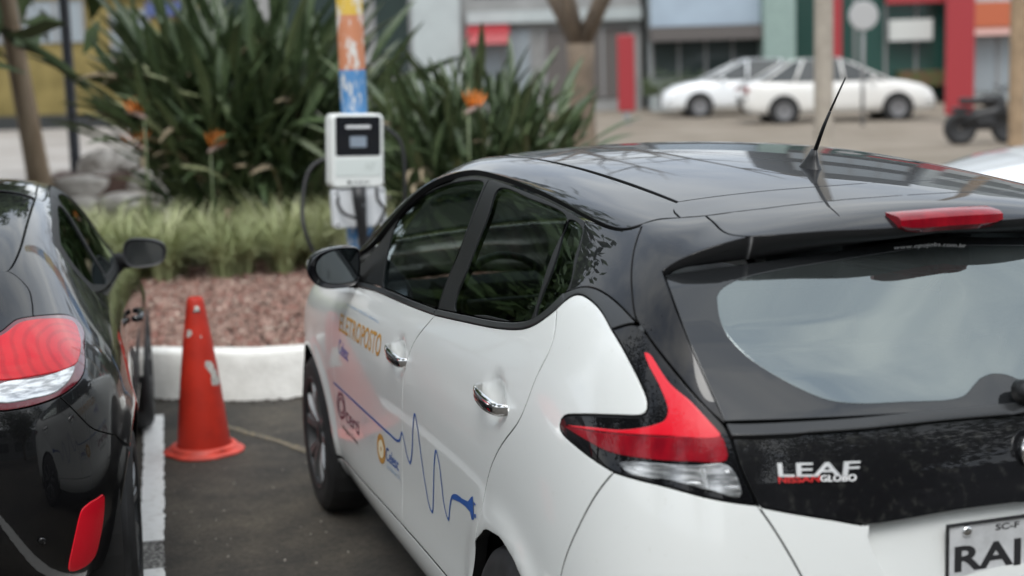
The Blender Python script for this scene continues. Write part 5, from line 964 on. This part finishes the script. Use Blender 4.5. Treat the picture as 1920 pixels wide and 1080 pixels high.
# ================================================================ white car beyond
def sedan(label,loc,rz,mat,glass,H=1.46,Lg=4.5,W=.87,group=None,mirrors=True):
    """saloon car, nose towards local +Y; half sections mirrored"""
    c=empty('car',loc,rz); tag(c,label,'car',group)
    ys=np.array([0,.06,.25,.6,1.0,1.5,2.2,2.9,3.4,3.8,4.15,4.38,4.5])*Lg/4.5
    deck=np.array([.72,.90,.985,1.0,1.0,.99,.98,.97,.95,.90,.82,.70,.52])*H/1.46; wid=np.array([.70,.80,.92,.98,1,1,1,1,1,.98,.93,.82,.62])*W; low=np.array([.42,.30,.24,.22,.22,.22,.22,.22,.22,.22,.22,.26,.36])
    def sec(k): w,d,l=wid[k],deck[k],low[k]; return [(w*.88,l),(w*.97,l+.06),(w,l+.2),(w*1.0,d-.28),(w*.985,d-.14),(w*.95,d-.05),(w*.86,d-.005),(w*.6,d+.012),(w*.3,d+.022),(0,d+.026)]
    rs=[]
    for k in range(len(ys)):
        s=sec(k); rs.append([(-x,ys[k],z) for x,z in s]+[(x,ys[k],z) for x,z in s[-2::-1]])
    b=MB(); b.rings(rs,close=False,cap=True); b.build('body',mat,c,angle=45)
    ry=np.array([.75,1.25,2.3,3.25])*Lg/4.5
    base=[(.80*W/.87,ry[0]-.35),(.84*W/.87,ry[1]-.1),(.84*W/.87,ry[2]),(.80*W/.87,ry[3]+.10)]; zb=.955*H/1.46
    top=[(.50*W/.87,ry[0]+.35),(.58*W/.87,ry[1]+.15),(.58*W/.87,ry[2]-.05),(.52*W/.87,ry[3]-.85)]; zt=[H-.07,H-.01,H,H-.06]
    b=MB(); n=9
    def roofpt(i,u): x,y=top[i]; return (-x+2*x*u,y+(.06 if i==0 else 0)*-math.sin(math.pi*u)+(.10 if i==3 else 0)*math.sin(math.pi*u),zt[i]+.035*math.sin(math.pi*u))
    b.rings([[roofpt(i,u) for u in np.linspace(0,1,n)] for i in range(4)],close=False,cap=False); b.build('roof',mat,c,True)
    def gl(name,q): b=MB(); b.add(q,[(0,1,2,3)]); return b.build(name,glass,c)
    for s in (-1,1):
        m1=lambda a,b_,t:tuple(a[i]+(b_[i]-a[i])*t for i in range(3)); B=[(s*x,y,zb) for x,y in base]; Tp=[(s*x,y,z) for (x,y),z in zip(top,zt)]
        for i,(u0,u1) in enumerate(((.04,.96),(.03,.97),(.03,.95))): 
            q=[m1(B[i],B[i+1],u0),m1(B[i],B[i+1],u1),m1(Tp[i],Tp[i+1],u1),m1(Tp[i],Tp[i+1],u0)]; gl('side_window',q if s<0 else q[::-1])
        for i in range(4): bb=MB(); bb.tube([B[i],Tp[i]],.03,6); bb.build('pillar',mat,c,True)
    gl('rear_window',[(-base[0][0],base[0][1],zb),(base[0][0],base[0][1],zb),roofpt(0,1),roofpt(0,0)][::-1]); gl('windscreen',[(-base[3][0],base[3][1],zb),(base[3][0],base[3][1],zb),roofpt(3,1),roofpt(3,0)])
    for s in (-1,1):
        for y in (.90*Lg/4.5,3.55*Lg/4.5):
            w=empty('wheel',(s*(W-.065),y,.31),0,c); b=MB(); b.lathe([(.20,-.1),(.29,-.1),(.31,-.06),(.31,.06),(.29,.105),(.21,.11),(.20,.10)],28,'x'); b.build('tyre',m_rubber,w,angle=35)
            b=MB(); b.lathe([(.21,s*.10),(.19,s*.085),(.06,s*.07),(.04,s*.09),(.001,s*.095)],24,'x'); b.build('rim',M('far_rim_grey',(.14,.14,.145),.55),w,angle=35); b=MB(); b.lathe([(.37,s*.03),(.36,s*.118),(.30,s*.112)],24,'x'); b.build('arch',m_well,w)
        b=MB(); b.box((s*.62*W/.87,.05,.80*H/1.46),(.30,.10,.13),bev=.03); b.build('tail_lamp',m_redlow,c,angle=40); b=MB(); b.box((s*.52*W/.87,Lg-.20,.63*H/1.46),(.30,.14,.10),bev=.03); b.build('headlamp',m_clear,c,angle=40)
        if not mirrors: continue
        b=MB(); b.box((s*(W+.05),2.95*Lg/4.5,.99*H/1.46),(.18,.10,.11),bev=.03); b.build('door_mirror',mat,c,angle=40)
    return c
m_wcar=M('plain_white_paint',(.74,.76,.77),.3,coat=1,coat_rough=.03); m_scar=M('pearl_white_paint',(.68,.67,.64),.3,coat=1); g_far=glass_mat('car_glass',(.16,.18,.19),.8)
m_win=M('far_glazing',(.03,.042,.04),.12,spec=.8); m_fwin=M('far_car_glass',(.045,.05,.052),.35,spec=.25)
FW=Vector((math.sin(YAW),math.cos(YAW),0)); RT=Vector((math.cos(YAW),-math.sin(YAW),0)); O0=Vector((CAM_POS[0],CAM_POS[1],0))
def street(X,D,z=0): p=O0+RT*X+FW*D; return (p.x,p.y,z)
sedan('white car standing crosswise beyond the hatchback, only its pale bonnet showing past the black roof',street(6.85,9.25),-YAW+R(88),m_wcar,m_win,H=1.80,Lg=4.5,W=.90,mirrors=False)

sedan('white saloon parked across the street in front of the blue-fronted building',street(8.6,41.5),-YAW+R(90),m_wcar,m_fwin,H=1.46,group='white cars across the street')
sedan('cream white saloon parked side-on across the street before the dark shopfront',street(5.55,37.0),-YAW+R(-90),m_scar,m_fwin,H=1.47,group='white cars across the street')
# far pavement and road
tan=M('dusty_pavers',(.165,.135,.10),.9,col2=(.22,.185,.145),vscale=.6,bump=.2,bscale=20); pale=M('pale_concrete',(.25,.225,.20),.9,col2=(.32,.295,.27),vscale=.5)
def quad(name,X0,X1,D0,D1,z,mat): 
    a=[street(X,D) for X,D in ((X0,D0),(X1,D0),(X1,D1),(X0,D1))]; return sheet(name,[(p[0],p[1]) for p in a],z,mat)
quad('street',-.6,120,19.5,120,.004,tan); quad('pavement',-120,-.6,18.4,120,.008,pale)
# ---- buildings
def bld(name,label,X,D,cat='building'): e=empty(name,street(X,D),-YAW); tag(e,label,cat); return e
def part(name,par,x0,x1,z0,z1,y0,y1,mat,bev=0): b=MB(); b.box(((x0+x1)/2,(y0+y1)/2,(z0+z1)/2),(x1-x0,y1-y0,z1-z0),bev=bev); return b.build(name,mat,par)
m_yel=M('ochre_yellow_wall',(.125,.095,.024),.8,col2=(.19,.145,.045),vscale=1.2); m_wall=M('grey_render',(.19,.19,.185),.85,col2=(.25,.25,.245),vscale=.7); m_pale=M('pale_render',(.33,.36,.36),.8,var=.06,vscale=1); m_bl=M('pale_blue_cladding',(.28,.34,.40),.6,var=.06,vscale=.8)
m_gr=M('sage_green_column',(.20,.27,.245),.7,var=.08); m_dk=M('dark_recess',(.02,.022,.022),.8); m_win=M('far_glazing',(.03,.042,.04),.12,spec=.8); m_win2=M('far_glazing_pale',(.22,.25,.27),.2,spec=.7); m_redp=M('red_sign_paint',(.28,.020,.026),.5); m_org=M('orange_sign_paint',(.38,.09,.035),.5); m_navy=M('navy_sign',(.05,.07,.18),.5); m_frame=M('window_frame_grey',(.20,.20,.20),.6); m_brown=M('brown_shutter',(.09,.08,.075),.8)
def window(par,x0,x1,z0,z1,y,mat=None,nm=2):
    w=part('window',par,x0,x1,z0,z1,y-.03,y+.05,mat or m_win)
    for k in range(nm+1): x=x0+(x1-x0)*k/nm; part('frame_bar',w,x-.04,x+.04,z0,z1,y-.07,y-.02,m_frame)
    return w
Y=bld('yellow_shop','yellow-painted shop with dark windows behind the tree and lamp post',-14,46)
part('wall',Y,-4,5.1,.42,5.6,0,8,m_yel); part('plinth',Y,-4,5.12,0,.42,-.1,8,m_dk); window(Y,-1.6,1.7,2.52,5.2,-.02,m_win2,4); window(Y,2.5,3.6,1.95,3.4,-.02,m_win2,2); part('sign',Y,3.55,4.7,3.2,3.6,-.12,0,m_navy); part('fascia',Y,-4,5.1,5.3,5.8,-.3,0,m_yel); window(Y,-3.2,-2.2,.5,2.3,-.02,m_win2,2); part('cornice',Y,-4,5.1,3.75,3.95,-.12,0,m_yel)
G=bld('grey_building','grey rendered building with pale pilaster and red awning behind the plants',-2.4,47)
part('wall',G,-6.5,6.5,0,5.8,0,9,m_wall); window(G,-1.5,-.4,1.3,5,-.02,None,1); part('pilaster',G,-.33,1.1,0,6,-.4,0,m_pale); window(G,-4.6,-2.4,1.2,4.2,-.02,None,2); part('ledge',G,1.3,6.5,2.7,3.05,-.35,0,m_pale); window(G,1.5,3.2,.6,2.5,-.02,m_win2,2); window(G,3.6,6.2,.4,2.5,-.02,m_brown,3); window(G,1.5,6.1,3.5,5.6,-.02,None,4); window(G,-6,-5,1.2,4.2,-.02,None,1)
aw=MB(); aw.rings([[(1.3,-1.1,2.1),(1.3,-.05,2.1),(1.3,-.05,2.75),(1.3,-1.0,2.35)],[(2.55,-1.1,2.1),(2.55,-.05,2.1),(2.55,-.05,2.75),(2.55,-1.0,2.35)]]); aw.build('awning',m_redp,G)
Bb=bld('blue_fronted_building','building with pale blue cladding above a dark glazed ground floor and green column',6,45.5)
part('wall',Bb,-1.7,2.4,0,5.5,.3,9,m_pale); part('cladding',Bb,-1.75,1.5,2.44,5.4,-.2,.3,m_bl); part('canopy',Bb,-1.8,1.55,2.02,2.42,-.7,.3,m_brown); window(Bb,-1.7,1.45,.95,2.0,.25,None,4); part('column',Bb,1.4,2.3,0,5.5,-.9,0,m_gr)
hb=MB(); rg=np.random.default_rng(3)
for k in range(500): a=rg.uniform(0,6.28); hb.box((rg.uniform(-.9,.9),rg.normal(0,.2),.5+abs(rg.normal(0,.25))),(.12,.12,.02),a)
hd=hb.build('hedge',m_l[1],None); hd.location=street(4.8,44.3); hd.rotation_euler=(0,0,-YAW); tag(hd,'small dark hedge below the blue-fronted building','hedge')
Ds=bld('dark_shop','dark-fronted shop with red trim and a pale lettered board',10.6,45.8)
part('wall',Ds,-2.2,2.5,0,12,.3,8,m_dk); window(Ds,-2.1,2.4,.2,4.0,.26,M('green_glazing',(.02,.06,.05),.15,spec=.7),5); window(Ds,-1.9,2.2,5,7,.26,m_win2,4); window(Ds,-1.9,2.2,8.2,10.4,.26,m_win2,4); part('sign_board',Ds,.6,1.85,1.83,2.44,-.3,-.1,M('pale_board',(.45,.46,.44),.6)); part('trim',Ds,-1.25,-.8,.6,4.2,-.35,-.1,m_redp); part('trim',Ds,.5,2.5,2.9,3.4,-.35,-.1,m_redp); part('shelf',Ds,.9,2.4,.5,.95,-.2,.2,M('red_green_display',(.10,.04,.02),.7,col2=(.05,.08,.02),vscale=6))
Os=bld('orange_shop','shop with orange fascia and glazed front beyond the red totem',14.6,45)
part('wall',Os,-1.4,9,0,11,.3,8,m_pale); part('fascia',Os,-1.35,5.5,2.14,2.85,-.5,.3,m_org); part('band',Os,-1.35,5.5,1.92,2.12,-.45,.3,M('pink_band',(.6,.36,.32),.6)); window(Os,-.9,6.5,4.6,6.4,.26,m_win,6); window(Os,-.9,6.5,7.6,9.6,.26,m_win,6); window(Os,-1.2,4,.3,1.9,.25,m_win2,6); part('red_edge',Os,-1.75,-1.4,0,3.4,-.5,.3,m_redp)
# ---- signs, trees, posts
def sign(name,label,X,D,w,h,z0,mat,t=.14,cat='sign',base=True):
    e=empty(name,street(X,D),-YAW); tag(e,label,cat); b=MB(); b.box((0,0,z0+h/2),(w,t,h),bev=.03); b.build('board',mat,e)
    b=MB(); b.box((0,0,z0/2),(w*.4,t*.6,z0)); b.build('foot',m_frame,e); return e
sign('totem_sign','tall red totem sign at the street edge beside the dark shopfront',9.9,34,.62,3.5,.2,m_redp)
sign('banner_sign','narrow red upright banner standing before the grey building',2.94,38,.42,1.85,.33,m_redp,.08)
e=empty('round_sign',street(7.8,34),-YAW); tag(e,'round white sign on a slim post across the street','sign'); b=MB(); b.lathe([(.001,-.03),(.30,-.03),(.32,-.01),(.32,.02),(.001,.03)],28,'y',(0,0,2.4)); b.build('disc',M('sign_white',(.34,.34,.34),.5),e,angle=40); b=MB(); b.tube([(0,.05,0),(0,.05,2.3)],.04,8); b.build('post',m_frame,e,True)
m_bark=M('tan_bark',(.23,.165,.105),.9,col2=(.31,.235,.16),vscale=5,stretch=(1,1,.25),bump=.8,bscale=18); m_bark2=M('brown_bark',(.13,.10,.075),.9,col2=(.19,.145,.105),vscale=5,stretch=(1,1,.25),bump=.8,bscale=18)
def leaf_clumps(seed,centres,n,size,spread):
    rg=np.random.default_rng(seed); V=[];F=[]
    for k in range(n):
        c=centres[rg.integers(len(centres))]; p=np.array(c)+rg.normal(0,1,3)*spread; a=rg.normal(0,1,3); a/=np.linalg.norm(a); b_=np.cross(a,rg.normal(0,1,3)); b_/=np.linalg.norm(b_); s=size*rg.uniform(.6,1.3); q=len(V)
        V+=[tuple(p-a*s),tuple(p+b_*s*.4),tuple(p+a*s),tuple(p-b_*s*.4)]; F.append((q,q+1,q+2,q+3))
    return V,F
def tree(label,loc,h,r,fork,seed,bark,leaf,lean=(0,0),nl=2500,lsize=.07,nb=6,spread=.45,crown_r=2.2):
    rg=np.random.default_rng(seed); e=empty('tree',loc); tag(e,label,'tree'); b=MB(); P=[(lean[0]*u,lean[1]*u,fork*u) for u in np.linspace(0,1,6)]; b.tube(P,[r*1.35,r*1.1,r,r*.95,r*.95,r*1.05],12); tips=[]
    for k in range(nb):
        a=6.283*k/nb+rg.normal(0,.35); s=np.array(P[-1]); pts=[s-np.array([0,0,.1])]; d=np.array([math.cos(a)*rg.uniform(.35,.8),math.sin(a)*rg.uniform(.35,.8),1.0])
        for j in range(5):
            pts.append(pts[-1]+d*(h-fork)/5.5); d=d+rg.normal(0,.16,3); tips.append(pts[-1])
        b.tube(pts,[r*.62,r*.5,r*.38,r*.28,r*.18,r*.06],8)
        for j in (2,3,4):
            for q in range(3):
                dd=rg.normal(0,1,3); dd[2]=abs(dd[2])*.7; dd/=np.linalg.norm(dd); e1=pts[j]+dd*crown_r*.3; e2=e1+(dd+rg.normal(0,.3,3))*crown_r*.25; b.tube([pts[j],e1,e2],[r*.2,r*.11,r*.03],5); tips+= [e1,e2]
    b.build('trunk',bark,e,True)
    if nl: V,F=leaf_clumps(seed+1,tips,nl,lsize,spread); mesh('crown',V,F,leaf,e,False)
    return e
m_tl=M('tree_leaf',(.05,.085,.025),.5,col2=(.09,.13,.045),vscale=2)
tree('pale slender trunk of a tree beside the dark lamp post',street(-5.46,18.2),8.0,.125,3.3,21,m_bark,m_tl,lean=(-.35,.15),nl=4200,lsize=.30,nb=9,spread=.33,crown_r=3.0)
tree('brown tree with forking bare limbs standing between the plants and the red banner',street(1.16,24),6.6,.21,1.95,22,m_bark2,m_tl,nl=0,nb=5,crown_r=3.6)
tree('low-branched leafy tree ahead of the coupe, mirrored in the hatchback windows',(-4.15,11.8,0),6.0,.16,.9,23,m_bark2,m_tl,nl=6500,lsize=.27,nb=9,spread=.40,crown_r=2.2)  # unseen tree, put there so the side windows mirror dark leaves, not sky
def pole(name,label,X,D,r,h,mat,cat='post'):
    e=empty(name,street(X,D)); tag(e,label,cat); b=MB(); b.lathe([(r*1.5,0),(r*1.5,.15),(r*1.05,.2),(r,.6),(r*.92,h)],16); b.build('shaft',mat,e,True); return e
lp=pole('lamp_post','slim dark lamp post beside the pale tree trunk',-5.36,19.2,.066,5,M('lamp_post_paint',(.035,.037,.045),.5),'lamp post'); b=MB(); b.lathe([(.05,4.9),(.16,5.05),(.2,5.2),(.12,5.35),(.001,5.4)],16); b.build('lantern',m_win2,lp,True)
pole('utility_pole','pale concrete pole rising behind the car aerial',4.14,20.3,.125,8,M('pale_pole_concrete',(.34,.30,.25),.9,var=.1,vscale=4))
pole('utility_pole','tan wooden pole at the street edge by the orange shop',6.47,19.7,.105,8,M('tan_pole_wood',(.30,.21,.13),.9,var=.15,vscale=4))
# motorcycle
mo=empty('motorcycle',street(8.36,27.2),-YAW); tag(mo,'dark motorcycle parked by the street near the red totem','motorcycle')
for x in (-.36,.36):
    b=MB(); b.lathe([(.02,-.03),(.18,-.04),(.20,-.06),(.27,-.06),(.30,0),(.27,.06),(.20,.06),(.18,.04),(.02,.03)],20,'y',(x*1.15,0,.29)); b.build('wheel',m_rubber,mo,True)
b=MB(); b.tube([(-.40,0,.30),(-.15,0,.5),(.2,0,.55),(.32,0,.85)],[.05,.13,.14,.05],8); b.build('frame',m_plas,mo,True); b=MB(); b.box((0,0,.38),(.34,.24,.26),bev=.05).box((.30,0,.62),(.16,.2,.34),bev=.05).box((-.40,0,.62),(.34,.14,.08),bev=.03).box((.42,0,.60),(.30,.10,.03),bev=.01); b.build('engine',m_plas,mo,angle=40); b=MB(); b.box((-.18,0,.76),(.5,.24,.12),bev=.04); b.build('seat',m_rubber,mo,angle=40); b=MB(); b.box((.1,0,.76),(.3,.26,.2),bev=.07); b.build('tank',m_plas,mo,angle=40); b=MB(); b.tube([(.28,-.34,1.02),(.32,0,.95),(.28,.34,1.02)],.018,6); b.build('handlebar',m_plas,mo,True); b=MB(); b.tube([(.41,0,.3),(.32,0,.95)],.03,6); b.build('fork',m_alloy,mo,True)
# pale boulders behind the plants
rg=np.random.default_rng(31); m_rock=M('pale_limestone',(.40,.36,.32),.9,col2=(.55,.51,.46),vscale=4,bump=.6,bscale=12)
for k in range(22):
    bm=bmesh.new(); bmesh.ops.create_icosphere(bm,subdivisions=2,radius=1); s=rg.uniform(.13,.27); sc=(s*rg.uniform(.8,1.5),s*rg.uniform(.8,1.2),s*rg.uniform(.6,.95)); ph=rg.uniform(0,6,3)
    for v in bm.verts: n=1+.16*math.sin(3*v.co.x+ph[0])*math.cos(2.6*v.co.y+ph[1])+.10*math.sin(5*v.co.z+ph[2])+rg.normal(0,.035); v.co=Vector((v.co.x*sc[0]*n,v.co.y*sc[1]*n,v.co.z*sc[2]*n))
    me=bpy.data.meshes.new('boulder'); bm.to_mesh(me); bm.free(); me.materials.append(m_rock); o=bpy.data.objects.new('boulder',me); row=k%3; o.location=street(-5.05+1.45*rg.uniform(0,1),18.0+.55*row+rg.uniform(-.2,.2),.22+.2*row); link(o)
    tag(o,('large' if s>.22 else 'small' if s<.17 else 'middling')+' pale limestone boulder '+('low at the foot' if row==0 else 'halfway up the side' if row==1 else 'on the crest')+' of the heap behind the plants','boulder','boulders heaped behind the plants')
b=MB(); b.rings([[(x*k+dx,y*k+2.2*0,z) for x,y in ((-1.6,-.5),(1.6,-.5),(1.8,.9),(-1.8,.9))] for k,z,dx in ((1.15,0,0),(1,.25,0),(.7,.55,0))]); mo_=b.build('rockery_mound',soil,None); mo_.location=street(-4.35,18.7); mo_.rotation_euler=(0,0,-YAW); tag(mo_,kind='structure')
# ---- unseen building and trees, added to darken reflections in paint and glass
Rb=empty('office_building',(6,-26,0)); tag(Rb,'plain office building behind the parking bays, mirrored in the paintwork','building'); part('wall',Rb,-16,16,0,6,-8,0,m_wall)
for k in range(8):
    for z in (1.2,4.2): w=part('window',Rb,-15+4*k,-12.6+4*k,z,z+1.7,-.02,.05,m_win)
for k,(x,y,hh) in enumerate(((-13,3,7.5),(-12,-4,7),(-17,11,8),(-10,-13,7.5),(-3,-16,8),(5,-15,7),(12,-11,7.5),(-9.5,15,7))):
    t=tree('leafy tree ringing the parking area, mirrored in the car windows and paint',(x,y,0),hh,.2,1.6,40+k,m_bark2,m_tl,nl=9000,lsize=.16,nb=8,spread=.7,crown_r=3); t['group']='trees around the parking area'
